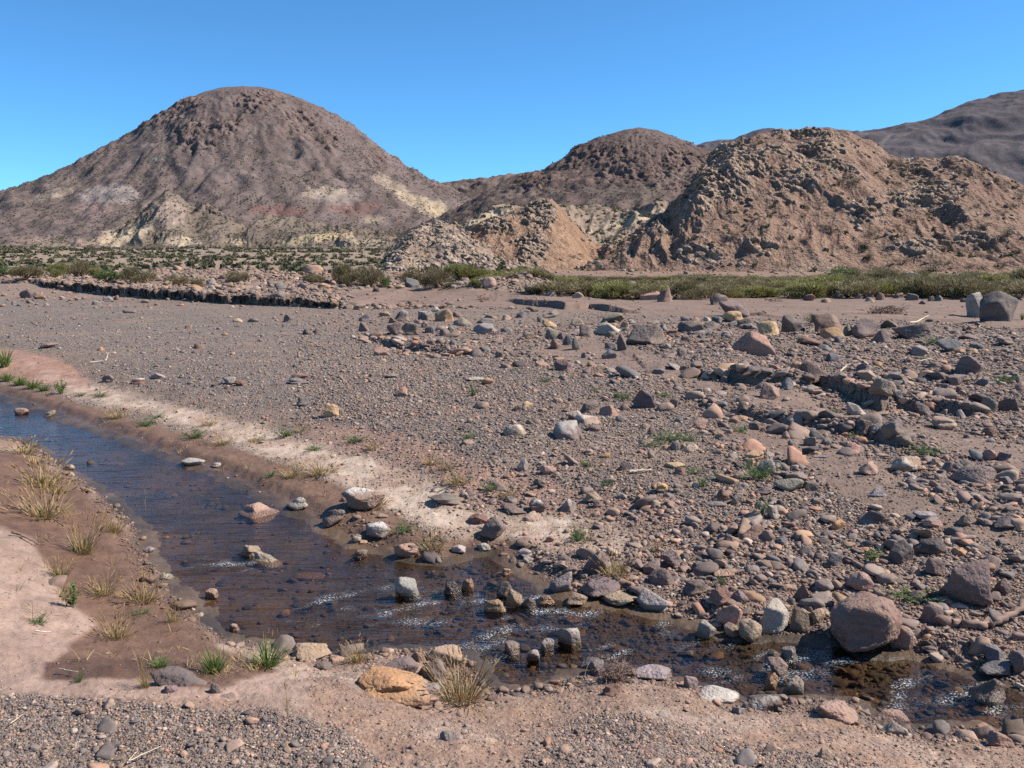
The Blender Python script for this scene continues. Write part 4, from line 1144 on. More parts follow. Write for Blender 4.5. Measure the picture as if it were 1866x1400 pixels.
Q 1522 412 86 76 u r round grey cobble right of the dry grass clump on the far bank
Q 1122 430 86 50 u r low grey stone behind the pale square rock
Q 1115 760 130 100 l a pale grey block standing in the stream beside a foam streak
Q 1012 796 66 68 l r small pale rock in the stream just left of the pale grey block
Q 942 850 66 70 l r small round rock in the stream at the foam streak's lower end
Q 838 812 76 76 b r brown rock in the stream left of the foam streak
Q 620 505 62 70 o r wet amber stone in the rapids right of the egg shaped rock
Q 755 602 110 64 y r golden wet stone with glints in the rapids
Q 848 572 86 96 y a tall golden wet rock at the head of the rapids
Q 805 530 90 92 b a brown wet rock with a dry top leaning over the golden rocks
Q 922 595 76 60 b r dark wet brown rock right of the tall golden wet rock
Q 1000 575 100 50 o r wet orange brown stone by the far shore of the rapids
Q 545 515 90 70 d r black wet rock right of the egg shaped rock
Q 1126 643 118 45 o f flat orange stone awash below the flat cream slab
Q 292 902 175 105 u r smooth mauve rock at the near shore left of a tan angular rock
Q 508 845 185 110 t a tan angular rock with a rust stained side at the near shore
Q 450 925 140 120 u r purple brown rock under the tan angular rock
Q 250 992 340 175 o a big orange tan sloping slab buried in the near bank
Q 385 860 90 60 r r reddish earthy rock behind the smooth mauve rock
Q 458 996 56 42 l r small light grey stone at the right of the big orange tan slab
Q 405 1055 150 50 t f low tan slab at the foot of the big orange tan slab
Q 1230 888 120 70 l r pale wet grey stone left of the dead root clump
Q 1258 910 86 86 k r bluish smooth stone right against the dead root clump
Q 1530 932 190 85 l f pale fluted slab right of the dead root clump
Q 532 1246 105 65 k r blue grey stone half buried in the near bank
Q 738 1055 76 42 u r grey lump of stone below the foxtail clump's right
Q 888 1042 126 46 u f low mauve stone at the near shore right of the foxtail clump
Q 1325 1015 90 62 r a reddish rock under the dead root clump
Q 902 345 76 50 l r light stone at the mouth of the small inlet
Q 915 378 60 36 l r small light stone in front of another at the inlet mouth
Q 808 436 46 32 t r small tan stone poking from the inlet water
Q 670 178 100 56 r r dusty pink rock left of the dark pitted round rock
Q 850 125 120 50 u r low mauve stone above the dark pitted round rock
Q 968 112 86 66 u p grey pointed rock at the top of the pale salt sand
Q 942 170 116 66 s f pinkish low slab right of the dark pitted round rock
Q 1112 112 76 66 u r grey rock with a pale top on reddish sand
R 900 682 360 300 r r big rough reddish brown boulder at the far edge of the stream
R 1080 765 140 132 s r rounded pinkish rock touching the right side of the big rough boulder
R 1388 490 272 230 u r big smooth dark grey boulder with a shaded brown left face
R 868 485 145 100 s r smooth tan pink rock perched behind the big rough boulder
R 1068 338 135 118 d r black pitted round rock above the smooth dark grey boulder's left
R 1215 310 170 85 d r long black rock right of the black pitted round rock
R 1240 412 100 88 u r grey round stone between the black rocks and the smooth dark boulder
R 1222 640 130 115 u a grey angular rock under the big smooth dark grey boulder
R 445 655 160 180 w a cream pointed angular rock at the far shore
R 222 658 146 118 s a squarish pinkish tan rock at the far shore, left of the cream pointed rock
R 578 675 108 138 b a brown blocky rock right of the cream pointed rock
R 582 545 92 105 r a upright prism shaped reddish stone above the cream pointed rock
R 190 558 120 98 r r brown red cobble behind the squarish pinkish tan rock
R 282 562 86 76 u r grey cobble right of the brown red cobble
R 62 512 125 82 u r speckled grey rock left of the brown red cobble
R 665 650 72 72 t r tan stone in shade left of the big rough boulder
R 332 728 116 114 t r pale tan rock at the waterline below the cream pointed rock
R 242 722 86 78 t r small tan rock at the waterline below the squarish rock
R 112 718 106 98 l r pale sloping rock at the waterline left of the small tan rock
R 465 910 112 112 u a grey wedge in the pile of stones in midstream
R 522 840 84 78 l a pale jagged stone on top of the midstream pile
R 434 985 70 102 o r wet orange egg shaped stone in the midstream pile
R 538 1000 115 105 n a greenish sloping rock at the right of the midstream pile
R 448 848 86 66 b r brown wet stone at the back left of the midstream pile
R 1535 842 112 95 k a blue grey rock behind a longer one at the stream's right bank
R 1535 905 160 82 k a long blue grey rock at the right bank's waterline
R 1650 878 110 115 u r mauve rock at the right edge beside the blue grey rocks
R 1210 818 80 46 u r small grey stone at the waterline right of the rounded pinkish rock
R 1282 842 56 46 k r small bluish stone at the right bank's waterline
R 1365 868 60 56 u r small pale mauve stone left of the long blue grey rock
R 1500 1025 178 130 b a wet streaked rock with glints in the stream near the right edge
R 385 1082 210 105 b r smooth brown rock on the near shore right of a rust striped slab
R 180 1040 200 95 w f white slab with a rust stripe on the near shore
R 38 985 76 76 u r mauve cobble at the left of the rust striped slab
R 750 1125 220 120 s r mauve pink boulder embedded in the near bank earth
R 1030 1150 200 85 s a flat topped pinkish rock at the near shore, above a light grey one
R 1048 1215 165 82 l a light grey rock under the flat topped pinkish rock
R 1558 1255 145 90 r a maroon block in the near bank at the lower right
R 695 1335 80 72 t r striped tan cobble in the near bank gravel
R 272 1120 66 50 k r small blue grey stone below the rust striped slab
R 530 1080 80 60 u a dusty purple lump right of the smooth brown rock
R 1588 193 125 64 d a dark glossy angular rock on sand near the right edge
R 1190 160 120 48 l r pale grey low rock on the gravel beside a pinkish slab
R 1222 198 110 40 s f pinkish flat slab under the pale grey low rock
R 352 245 125 74 r r red rounded rock on the reddish slope, right one of two
R 255 228 90 48 s r pale red rock, left one of two on the reddish slope
R 228 288 56 76 u p grey upright stone below the two red rocks
R 742 380 85 62 k a blue grey angular stone on the reddish slope
R 78 412 76 52 k r round blue grey cobble on red earth left of a thin weed
R 762 205 76 54 o r orange cobble on the gravel slope above the red rocks' right
R 1380 182 70 54 b r brown cobble on sand left of a flat grey stone
R 1485 192 90 40 u f flat grey stone on sand between a brown cobble and a dark glossy rock
R 1358 338 76 42 o r small orange stone above the big smooth dark boulder
R 1572 510 96 82 u r grey stone right behind the big smooth dark grey boulder
R 210 440 120 42 t f tan flat stone right of the round blue grey cobble
R 488 282 76 46 k r bluish stone on the reddish slope right of the two red rocks
R 445 145 70 76 w a white angular stone behind the pale leafy weed'''
PLANTS = '''P 215 90 230 210 fox big dry foxtail grass clump on the left stream bank, green at its base
P 410 230 130 270 fox tall dry foxtail clump in the middle of the brown left bank
T 235 1140 210 200 fox dense dry golden foxtail clump right at the left edge of the stream bend
T 130 1005 150 110 fox pale foxtail clump at the upstream end of the left bank
T 300 1215 130 110 fox low straw coloured foxtail tuft below the dense golden clump
P 510 495 120 130 fox sparse dry grass tuft on dark mud left of the white shore stones
P 700 525 150 150 fox dry straw tuft on the mud right beside the stream's left shore
P 575 700 140 160 fox foxtail tuft with leaning heads alone on the dark mud
P 850 625 60 130 fox thin dry tuft at the mud corner above the near shallows
P 560 190 90 130 fox wispy tuft at the left shore below the bend
P 300 410 90 120 fox sparse foxtail tuft at the edge of the pink sand
P 712 930 50 170 fox rusty dry stalks left of the half buried dark dome
P 360 560 90 130 leafy bright leafy green herb on the dark left mud
P 697 641 90 34 weed flat green weed on mud above the thin dry tuft
P 785 885 110 62 grass short green grass tuft behind the half buried dark dome
P 1050 870 150 170 grass green tuft with pale seed heads right of the half buried dark dome
P 1310 850 210 150 grass spreading green grass tuft beside the near shallows, one tall spike
P 932 815 40 160 stalk single pale seed stalk behind the half buried dark dome
P 220 365 34 120 stalk single green seed stalk at the pink sand's edge
P 388 948 40 70 weed small green sprig beside a pale twig on wet mud
P 715 95 24 110 stalk lone seed stalk standing against the blue water
P 190 670 70 60 weed dull green sprig on the pink sand
P 1415 1090 90 180 stalk bare dark twiggy stalk on the pink near bank
Q 585 955 220 290 fox large golden foxtail clump at the near shore beside the big orange slab
Q 80 835 110 120 fox dry grass clump at the near shore left of the smooth mauve rock
Q 450 290 120 120 fox dry grass tuft beside the smooth pinkish far shore rock
Q 1345 395 130 160 fox dense dry clump between grey rocks on the far bank
Q 1165 245 90 110 weed grey green weed on the salt sand right of its middle
Q 1185 310 30 90 stalk thin dry stalk just in front of the grey green weed
Q 300 225 100 60 weed olive weed on the far shore above the smooth pinkish rock
Q 825 48 80 80 fox small dry tuft above the low mauve stones
Q 160 100 110 80 fox dry tuft growing before the salt crusted boulder
Q 1545 310 50 70 fox tiny dry tuft above the dry clump's rocks on the far bank
Q 730 20 80 60 weed grey leafy weed above the mauve stones near the salt crust
R 385 130 75 130 leafy pale grey green leafy weed beside a white angular stone
R 920 365 100 90 leafy small green leafy plant left of the black pitted round rock
R 1120 555 190 62 weed low green weed patch between the big rough and the smooth dark boulder
R 190 470 40 80 weed thin green sprig right of the round blue grey cobble
R 1520 682 70 34 weed dark green sprig above the driftwood root
T 30 505 100 150 grass yellow green tuft at the far bank at the left edge of view
T 40 620 110 80 grass low green tuft, first of the patch on the far bank
T 110 640 110 80 grass low green tuft, second of the patch on the far bank
T 180 660 110 80 grass low green tuft, third of the patch on the far bank
T 240 680 90 60 grass low green tuft at the right end of the patch on the far bank
T 335 680 90 90 leafy bright green leafy herb right of the green patch on the far bank
T 640 825 90 70 fox dry tuft on the brown strip between water and salt crust, the most upstream
T 550 722 80 36 weed olive weed at the upstream tip of the salt crust
T 445 718 50 30 weed small olive sprig left of the salt crust's upstream tip
T 800 872 90 60 weed green weed on the brown strip, left of a second one
T 1070 935 100 70 weed green weed at the middle of the brown strip
T 1145 868 80 50 fox dry tuft on the salt crust above the middle green weed
T 860 838 70 30 weed olive weed crossing the lower edge of the salt crust
T 1215 970 90 60 fox dry tuft at the brown strip right of the middle green weed
T 1400 955 90 60 fox dry green tuft at the salt crust's lower edge
T 1600 1140 110 90 fox straw tuft on the brown flat upstream of the salt crusted boulder
T 1750 1125 160 100 fox wide straw tuft on the salt crust's end near the crusted boulder
T 1560 925 90 70 weed grey green weed on the pinkish edge above the salt crust
T 1640 900 60 60 fox small tuft on pink sand above the salt crust
T 1720 1010 80 50 weed olive weed in the middle of the salt crust
T 1480 1150 60 50 weed small grey weed on the brown flat left of the straw tuft
V 80 962 100 50 weed low green weed on pink sand right of the cream yellow ball
V 165 1000 70 60 fox dry tuft on pink sand below the low green weed
V 490 1080 90 60 fox dry tuft at the pink sand's edge left of a yellow one
V 585 1110 80 60 fox yellowish tuft at the end of the pink sand
V 635 1175 120 90 fox straw tuft among stones at the end of the salt crust
V 700 948 80 46 weed bright green weed on gravel left of the white and tan rock
V 720 690 44 80 weed thin green sprig on gravel below the long flat white stone
V 1110 640 60 36 weed small green weed on gravel below the smooth dark brown boulder
V 1385 685 62 44 weed round green weed on gravel left of the big tilted boulder
V 1550 725 90 62 weed vivid green weed just left of the big tilted boulder
V 1762 715 66 46 weed green weed just right of the big tilted boulder
V 1790 950 150 80 weed long green weed patch above the orange cobble, larger part
V 1690 985 90 50 weed thin left end of the green weed patch above the orange cobble
V 1445 1205 50 46 weed tiny green weed on gravel below the pale cobbles
V 1345 1098 80 28 weed flat green weed on gravel above the rust orange stone
N 30 955 80 50 weed green weed at the left of the yellow tan cobble's slope
N 310 905 80 52 weed dry green weed touching a pale upright stone on sand
N 830 810 50 52 weed small green weed left of the cream rock on sand
N 960 950 70 40 weed vivid green weed in the low bank's shade
N 1170 970 26 80 stalk thin green sprout before the dark brown wedge
N 1320 1020 150 90 weed bushy green weed below the tall pointed rock's bank
N 1380 425 110 60 weed green weed at the right end of the broad low dome boulder
N 400 1140 160 110 weed green weed spreading in front of the large pale grey rock
N 450 1060 40 90 stalk thin green stalk standing before the large pale grey rock
N 105 1190 60 70 weed thin weed beside the pink and white cobble pair
N 60 1135 80 40 weed flat yellow green weed above the pink and white cobble pair
N 1320 520 50 26 weed tiny green weed below the pale peaked rock
N 1750 640 110 60 weed pale green weed near the right edge by a pale greenish stone
N 705 300 60 66 weed thin green weed left of the brick brown boulder
N 190 620 50 40 weed dull green weed on the shaded rubble step
N 1856 285 30 60 grass bright green tuft at the right of the giant dark boulder'''

def ico(sub):
    import bmesh
    bm = bmesh.new(); bmesh.ops.create_icosphere(bm, subdivisions=sub, radius=1.0)
    bm.verts.ensure_lookup_table()
    V = np.array([v.co[:] for v in bm.verts]); Fc = np.array([[v.index for v in f.verts] for f in bm.faces])
    bm.free(); return V / np.linalg.norm(V, axis=1)[:, None], Fc
ICO = {k: ico(k) for k in (1, 2, 3, 4, 5)}

def rock_shape(sub, kind, r):
    """a unit boulder: planes cut a sphere, sharply or softly"""
    V, Fc = ICO[sub]
    if kind == 'a': n, p, lo = r.integers(8, 12), 40, .50
    elif kind == 'p': n, p, lo = r.integers(9, 13), 18, .66
    elif kind == 'f': n, p, lo = r.integers(11, 16), 16, .68
    else: n, p, lo = r.integers(11, 17), 20, .64
    N = r.normal(size=(n, 3)); N /= np.linalg.norm(N, axis=1)[:, None]
    N = np.concatenate([N, -N[: n // 2] + r.normal(size=(n // 2, 3)) * .35]); N /= np.linalg.norm(N, axis=1)[:, None]
    d = r.uniform(lo, 1.0, len(N))
    q = np.maximum(V @ N.T, 0) / d
    rad = 1 / np.maximum((q ** p).sum(1) ** (1 / p), .45)
    s0 = r.uniform(0, 60)
    a = .07 if kind in 'rf' else .06
    rad = rad * (1 + a * fbm3(V * 1.6, 3, s0))
    if sub >= 3:
        rad = rad * (1 + .05 * fbm3(V * 4.5, 3, s0 + 9))
    if sub >= 4:
        cr = 1 - np.abs(fbm3(V * 2.6, 2, s0 + 4)) * 2
        rad = rad * (1 - .05 * np.clip(cr - .82, 0, 1) / .18 + .026 * fbm3(V * 13, 3, s0))
    V = V * rad[:, None]
    if kind == 'p':
        k = 1 - .10 * (V[:, 2] - V[:, 2].min()) / np.ptp(V[:, 2])
        V = V * np.stack([k * 1.2, k * 1.2, np.ones(len(k))], 1)
    lo_, hi_ = V.min(0), V.max(0)
    return (V - (lo_ + hi_) / 2) / (hi_ - lo_) * 2, Fc

FOOT = []
def build_rocks():
    names = {'boulder': 'boulder', 'cobble': 'cobble', 'cobbles': 'cobble', 'stone': 'stone'}
    for i, row in enumerate(ROCKS.strip().split('\n')):
        f = row.split(' ', 7)
        ox, oy, s = CROP[f[0]]
        px, py, w, h = ox + float(f[1]) / s, oy + float(f[2]) / s, float(f[3]) / s, float(f[4]) / s
        colr, kind, label = f[5], f[6], f[7]
        r = np.random.default_rng(1000 + i)
        submerged = 'under the water' in label or 'under the surface' in label or 'awash' in label
        hw, hv = .5 * w / F, .5 * h / F                                  # half sizes per metre of distance
        asp = {'r': .85, 'a': .8, 'p': .8, 'f': .9}[kind]
        dep = (py - HOR) / F
        a = min(hw * asp, .8 * hv / max(dep, .02))                        # half depth
        a = max(a, .45 * hw)
        b = math.sqrt(max(hv * hv - (a * dep) ** 2, (.5 * hv) ** 2))
        sink = ({'r': .80, 'a': .80, 'p': .86, 'f': .62} if dep > .16 else {'r': .78, 'a': .82, 'p': .9, 'f': .74})[kind] - (.12 if 'half buried' in label or 'half sunk' in label or 'embedded' in label or 'low' in label.split() else 0)
        x, y, z = hit(px, py, lambda D: sink * b * D)
        if z - sink * b * y < WATER - .005:                                # stands in the stream
            x, y = [float(v) for v in on_plane(px, py, WATER + .66 * b * y)]
            z = WATER + .66 * b * y
        y_ = y
        W, Dp, Hh = hw * y_, a * y_, b * y_
        if submerged:
            x, y = [float(v) for v in on_plane(px, py, WATER)]
            z = WATER - .012 - Hh
            W, Dp, Hh = hw * y, a * y * 1.2, b * y
        wet0 = 'wet' in label.split() or submerged or 'black wet' in label
        sub = 5 if w > 75 else (4 if w > 22 else 3)
        U, Fc = rock_shape(sub, kind, r)
        gz = float(ground(np.array([x]), np.array([y]))[0])
        for it in range(5):
            V = U * np.array([W, Dp, Hh])
            low = z - Hh - (gz if gz > WATER else gz - .02)
            if low > 0:                                                    # reach the bed or the ground
                m = V[:, 2] < 0
                tz = V[m, 2] / Hh
                V[m, 2] *= (Hh + low + .01) / Hh
                V[m, :2] *= (1 - .45 * tz * min(1, low / Hh))[:, None]
            if kind in 'ra':
                V[:, :2] *= (1 + .42 * min(1.0, (W / Hh) ** 2) * ss(.05, -.8, V[:, 2] / Hh))[:, None]
            if submerged or it == 4: break
            gv = np.maximum(ground(V[:, 0] + x, V[:, 1] + y, False), WATER)
            vis = V[:, 2] + z > gv
            if vis.sum() < 8:
                z += .3 * Hh; continue
            qx, qy = proj(V[vis, 0] + x, V[vis, 1] + y, V[vis, 2] + z)
            k = float(np.clip(w / max(np.ptp(qx), 1e-3), .7, 1.3)); W *= k; Dp *= k
            Hh = min(Hh * float(np.clip((h / max(np.ptp(qy), 1e-3)), .85, 1.18)), 1.7 * b * y_)
            z += float(np.clip((qy.min() + qy.max()) / 2 - py, -4, 8)) * y / F * .8
            x += (px - float(qx.min() + qx.max()) / 2) * y / F
        V = V + np.array([0, 0, z - gz])
        nz = fbm3(V / max(W, .02) * 1.4, 3, i)
        wz = V[:, 2] + gz
        relz = (wz - (z - Hh)) / (2 * Hh)
        dust = np.clip(ss(.55, .15, relz + .3 * nz), 0, 1) * (.75 if 'dusty' in label or 'half buried' in label or 'earth' in label else .5)
        wet = np.zeros(len(V))
        d_st = float(sdist(np.array([x]), np.array([y]), STREAM)[0]) if y < 24 else 9
        if d_st < .45: wet = 1 - ss(.012, .05, wz - WATER + .03 * nz)
        if wet0: wet = np.maximum(wet, .8 if 'dry top' not in label else 1 - ss(.5, .7, relz))
        crust = np.zeros(len(V))
        if 'crust' in label.split('crusted boulder')[0] and 'salt' in label or label.startswith('crusty') or 'white crusted' in label:
            crust = .85 * ss(.74, .98, relz + .35 * nz)
        elif 'white band' in label or 'white and tan' in label or 'two toned' in label or 'cream topped' in label or 'pale top' in label or 'rust stripe' in label:
            crust = .55 * ss(.55, .85, relz + .6 * nz) * (1 if 'topped' in label or 'top' in label else ss(-.1, .3, nz))
        me = np_mesh('rock_mesh', V, Fc, True, {'coat': np.stack([dust * (1 - wet), wet, crust], 1)}, MAT['rock'])
        first = next((t for t in label.replace(',', '').split() if t in ('boulder', 'cobble', 'stone', 'rock', 'slab', 'block', 'wedge', 'dome')), 'rock')
        nm = names.get(first, 'rock')
        o = link(bpy.data.objects.new(nm, me)); o.location = (x, y, gz)
        c = np.array(RCOL[colr]) * (np.array([1.3, 1.2, 1.12]) if colr in 'dkugn' else np.array([1.1, 1.1, 1.1])) * r.uniform(.88, 1.14) * (1 + r.uniform(-.05, .05, 3))
        o.color = tuple(c) + (1,)
        tag(o, label, nm)
        FOOT.append((x, y, W, Dp))
build_rocks()

# ---------------------------------------------------------------- gravel and uncounted cobbles
PAL = np.array([1.50, 1.32, 1.19]) * np.array([(.085, .078, .08), (.115, .105, .103), (.15, .132, .122), (.17, .135, .112), (.105, .108, .112), (.13, .098, .09), (.21, .155, .12), (.24, .145, .105), (.26, .18, .115), (.25, .17, .13), (.30, .26, .22), (.27, .235, .21), (.065, .06, .063)])
PW = np.array([9, 12, 14, 13, 9, 9, 9, 5, 3.0, 4, 2.2, 5, 6]); PW = PW / PW.sum()

def merge_stones(name, label, cat, x, y, z, s, c, seed, flat=.55, tilt=.35):
    r = np.random.default_rng(seed)
    n = len(x)
    spx = s * F / np.maximum(np.hypot(x, y), 1)
    lev = np.where(spx > 16, 3, np.where(spx > 6.5, 2, 1))
    Vs, Fs, Cs, off = [], [], [], 0
    for L, npro in ((1, 10), (2, 14), (3, 12)):
        sel = np.where(lev == L)[0]
        if not len(sel): continue
        pr = [rock_shape(L, 'arfa'[k % 4] if L > 1 else 'r', r) for k in range(npro)]
        which = r.integers(0, npro, len(sel))
        for k in range(npro):
            q = sel[which == k]
            if not len(q): continue
            V, Fc = pr[k]
            th = r.uniform(0, 2 * math.pi, len(q)); hx = r.uniform(.7, 1.15, len(q)); hz = flat * r.uniform(.65, 1.35, len(q))
            ta, tb = r.normal(0, tilt, len(q)), r.normal(0, tilt, len(q))
            L0 = V[None] * np.stack([np.ones(len(q)), hx, hz], 1)[:, None, :]
            zz = L0[..., 2] + L0[..., 0] * ta[:, None] * .5 + L0[..., 1] * tb[:, None] * .5
            ct, st_ = np.cos(th)[:, None], np.sin(th)[:, None]
            X = L0[..., 0] * ct - L0[..., 1] * st_; Y = L0[..., 0] * st_ + L0[..., 1] * ct
            h = .5 * s[q][:, None]
            P = np.stack([X * h + x[q][:, None], Y * h + y[q][:, None], zz * h + z[q][:, None] + (hz[:, None] * h) * r.uniform(.05, .5, len(q))[:, None]], -1)
            Vs.append(P.reshape(-1, 3)); Fs.append((Fc[None] + (np.arange(len(q)) * len(V))[:, None, None] + off).reshape(-1, 3))
            Cs.append(np.repeat(c[q], len(V), 0)); off += len(q) * len(V)
    me = np_mesh(name, np.concatenate(Vs), np.concatenate(Fs), True, {'col': np.concatenate(Cs)}, MAT['stone'])
    o = link(bpy.data.objects.new(name, me))
    tag(o, label, cat, 'stuff')
    return o

def build_gravel():
    r = np.random.default_rng(21)
    N = 560000
    px = r.uniform(-330, 2200, N); py = 495 + (1540 - 495) * r.uniform(0, 1, N)
    D = 1.62 / np.maximum((py - HOR) / F, .012)
    D = np.where(D < 34, D, 34 * (D / 34) ** .75)
    a, b, c0 = ray(px, py)
    x = a / b * D; y = D
    spx = 2.1 * r.uniform(0, 1, N) ** (-1 / 1.75)
    spx = np.minimum(spx, 46)
    s = spx * y / F
    def batch(n, x0, x1, y0, y1, smin, al, cap=60):
        qx = r.uniform(x0, x1, n); qy = r.uniform(y0, y1, n)
        DD = 1.62 / np.maximum((qy - HOR) / F, .012); DD = np.where(DD < 34, DD, 34 * (DD / 34) ** .75)
        aa, bb, _ = ray(qx, qy)
        return aa / bb * DD, DD, np.minimum(smin * r.uniform(0, 1, n) ** (-1 / al), cap) * DD / F
    bs = [(x, y, s), batch(60000, -250, 1000, 497, 566, 3.0, 2.2, 17), batch(60000, 540, 2000, 565, 745, 3.4, 2.3, 26), batch(40000, 640, 2100, 740, 1170, 4.0, 2.7, 28)]
    x, y, s = [np.concatenate([b_[k] for b_ in bs]) for k in range(3)]
    N = len(x)
    z = ground(x, y)
    c, zn, cob, sand, d, qx, qy, nearf = zones(x, y, z)
    grav = zn[:, 0]
    spx_ = s * F / y
    pg = np.where(s < .026, 1.0, (.026 / s) ** 1.75) * (.35 + .65 * grav)
    cb = np.where(s < .075, 1.0, (.075 / s) ** 1.7)
    clump = ss(-.18, .30, fbm(x * .55, y * 1.0, 3, 3.0))
    cb = cb * (.36 + .64 * clump)
    far = ss(25, 31, y) * (sand < .3)
    lip = np.zeros(N)
    X, Y, Hh, L, wob = _SC[0]
    e = y - np.interp(x, X, Y)
    lip = np.exp(-np.clip(np.abs(e - 1.6) - 1.6, 0, 99) / 3.0) * (x < X[-1]) * (e > -.3) * .6
    heap = np.zeros(N)
    for hx, hy, hr, hh in _HP: heap = np.maximum(heap, np.exp(-((x - hx) ** 2 + (y - hy) ** 2) / hr ** 2))
    pf = far * np.where(e > -.3, 1, .12) * np.maximum(.22, np.maximum(lip, heap)) * np.where(s < .30, 1, (.30 / s) ** 1.8)
    p = np.maximum(pg * (1 - far) * (spx_ < 12), np.maximum(cob * cb, pf))
    p = p * (1 - np.where((y > 20) | (s < .013), .78, .93) * sand)
    redz = nearf * (grav < .6)
    p = np.where(nearf > .5, np.where(s < .013, 1, (.013 / s) ** 2.3) * (.12 + .88 * ss(.45, .95, grav)) * (1 - np.where(s < .012, .72, .9) * sand), p)
    p = np.where(qy > 640, p, p * .9)
    bed = d < 0
    shore = (d > -.05) & (d < .35) & (nearf < .5) & (qx > 620)
    p = np.where(shore, np.maximum(p, .42 * (1 - .9 * zn[:, 2]) * (1 - .6 * (sand > .4)) * np.where(s < .10, 1, (.10 / s) ** 2)), p)
    shore2 = (d > -.03) & (d < .16) & (nearf > .5)
    p = np.where(shore2, np.maximum(p, .45 * np.where(s < .05, 1, (.05 / s) ** 2)), p)
    p = np.where(bed, np.where(x < -.5, .10, .4) * np.where(s < .03, .5, 1) * (s < .10), p)
    # the scarps shed stones along their feet and lips
    for k, (X, Y, Hh, L, wob) in enumerate(_SC[1:]):
        q = (x > X[0]) & (x < X[-1])
        e = np.where(q, y - np.interp(x, X, Y), 99)
        if k in (0, 1, 2): continue
        p = np.maximum(p, np.exp(-(e / .55) ** 2) * np.where(s < .20, 1, (.20 / s) ** 1.5))
    keep = (r.uniform(0, 1, N) < p) & (y < 75) & (y > 2.2)
    x, y, z, s, c, d, sand, nearf, grav = [v[keep] for v in (x, y, z, s, c, d, sand, nearf, grav)]
    cc = PAL[r.choice(len(PAL), len(x), p=PW)] * r.uniform(.8, 1.2, (len(x), 1)) * 1.05
    dust = r.uniform(.0, .35, len(x)) + .35 * (sand > .4) + .22 * (nearf > .5) * (grav < .7) + .3 * (y > 25)
    cc = cc * (1 - dust[:, None]) + c * dust[:, None]
    sub = d < -.02
    under = np.array([(.05, .033, .022), (.075, .048, .03), (.11, .062, .026), (.06, .045, .035), (.16, .09, .035)])
    cc[sub] = under[r.choice(5, int(sub.sum()), p=[.3, .3, .15, .2, .05])]
    z = np.where(sub, np.minimum(z, WATER - .30 * s - .004), z)
    # never bury the rocks that are things of their own
    ok = np.ones(len(x), bool)
    for fx, fy, fw, fd in FOOT:
        if fw < .04: continue
        m = (np.abs(x - fx) < fw) & (np.abs(y - fy) < fd)
        if m.any():
            i = np.where(m)[0]
            ok[i[((x[i] - fx) / fw) ** 2 + ((y[i] - fy) / fd) ** 2 < .7]] = False
        sh = (np.abs(x - fx) < fw * .9) & (y > fy - fd - 1.2 * s) & (y < fy) & (s > .5 * fw)
        ok[sh] = False
    x, y, z, s, cc = [v[ok] for v in (x, y, z, s, cc)]
    g = s < .06
    merge_stones('gravel', 'mixed grey brown and tan gravel strewn over the whole riverbed', 'gravel', x[g], y[g], z[g], s[g], cc[g], 5)
    g = ~g
    merge_stones('loose_cobbles', 'uncounted small cobbles and rubble heaped between the larger rocks', 'cobbles', x[g], y[g], z[g], s[g], cc[g], 6)
build_gravel()

def surf_points(Vg, n, seed, front=.8):
    """random points on the front of a hill grid: positions"""
    r = np.random.default_rng(seed)
    nr, nc, _ = Vg.shape
    i = r.uniform(0, (nr - 2) * front, n); j = r.uniform(0, nc - 2, n)
    i0, j0 = i.astype(int), j.astype(int); u, v = (i - i0)[:, None], (j - j0)[:, None]
    return (Vg[i0, j0] * (1 - u) * (1 - v) + Vg[i0 + 1, j0] * u * (1 - v) + Vg[i0, j0 + 1] * (1 - u) * v + Vg[i0 + 1, j0 + 1] * u * v)

def build_scree():
    r = np.random.default_rng(33)
    P = np.concatenate([surf_points(mound, 21000, 1), surf_points(cknoll, 4500, 2), surf_points(lknoll, 5000, 3)])
    d = fbm(P[:, 0] * .12, P[:, 1] * .12 + P[:, 2] * .1, 4, 5.5)
    k = (r.uniform(0, 1, len(P)) < .12 + .88 * ss(-.05, .25, d)) | (np.arange(len(P)) > 25500)
    P = P[k]
    s = .085 * r.uniform(0, 1, len(P)) ** (-1 / 2.2); s = np.minimum(s, .62)
    pal = np.array([(.27, .21, .165), (.22, .165, .13), (.32, .26, .21), (.18, .135, .11), (.28, .19, .135)])
    c = pal[r.choice(5, len(P))] * r.uniform(.75, 1.2, (len(P), 1))
    merge_stones('scree', 'broken tan rubble littering the slopes of the mound and knolls', 'scree', P[:, 0], P[:, 1], P[:, 2] - .05, s, c, 8, .7)
build_scree()
# ---------------------------------------------------------------- plants
MAT['straw'] = mat_leaf('dry_straw', (.42, .30, .15), (.30, .21, .10), .7, .2)
MAT['seed'] = mat_leaf('seed_head_fuzz', (.47, .32, .15), (.34, .215, .10), .8, .25)
MAT['grass'] = mat_leaf('green_grass', (.10, .17, .035), (.19, .23, .07), .5, .3)
MAT['herb'] = mat_leaf('herb_leaf', (.12, .19, .05), (.20, .24, .08), .5, .3)
MAT['greyherb'] = mat_leaf('grey_herb_leaf', (.24, .26, .16), (.17, .20, .10), .6, .25)
MAT['weed'] = mat_leaf('weed_leaf', (.085, .145, .045), (.15, .19, .075), .6, .25)
MAT['twig'] = mat_wood('dry_twig', (.20, .14, .10), (.11, .075, .055))
MAT['palewood'] = mat_wood('bleached_wood', (.58, .47, .35), (.44, .34, .24))
MAT['rootwood'] = mat_wood('brown_root', (.26, .165, .12), (.16, .10, .075))
MAT['bush_olive'] = mat_leaf('olive_bush_leaf', (.285, .238, .135), (.18, .16, .085), .7, .25)
MAT['bush_yellow'] = mat_leaf('yellow_green_bush_leaf', (.29, .275, .105), (.20, .20, .075), .7, .3)
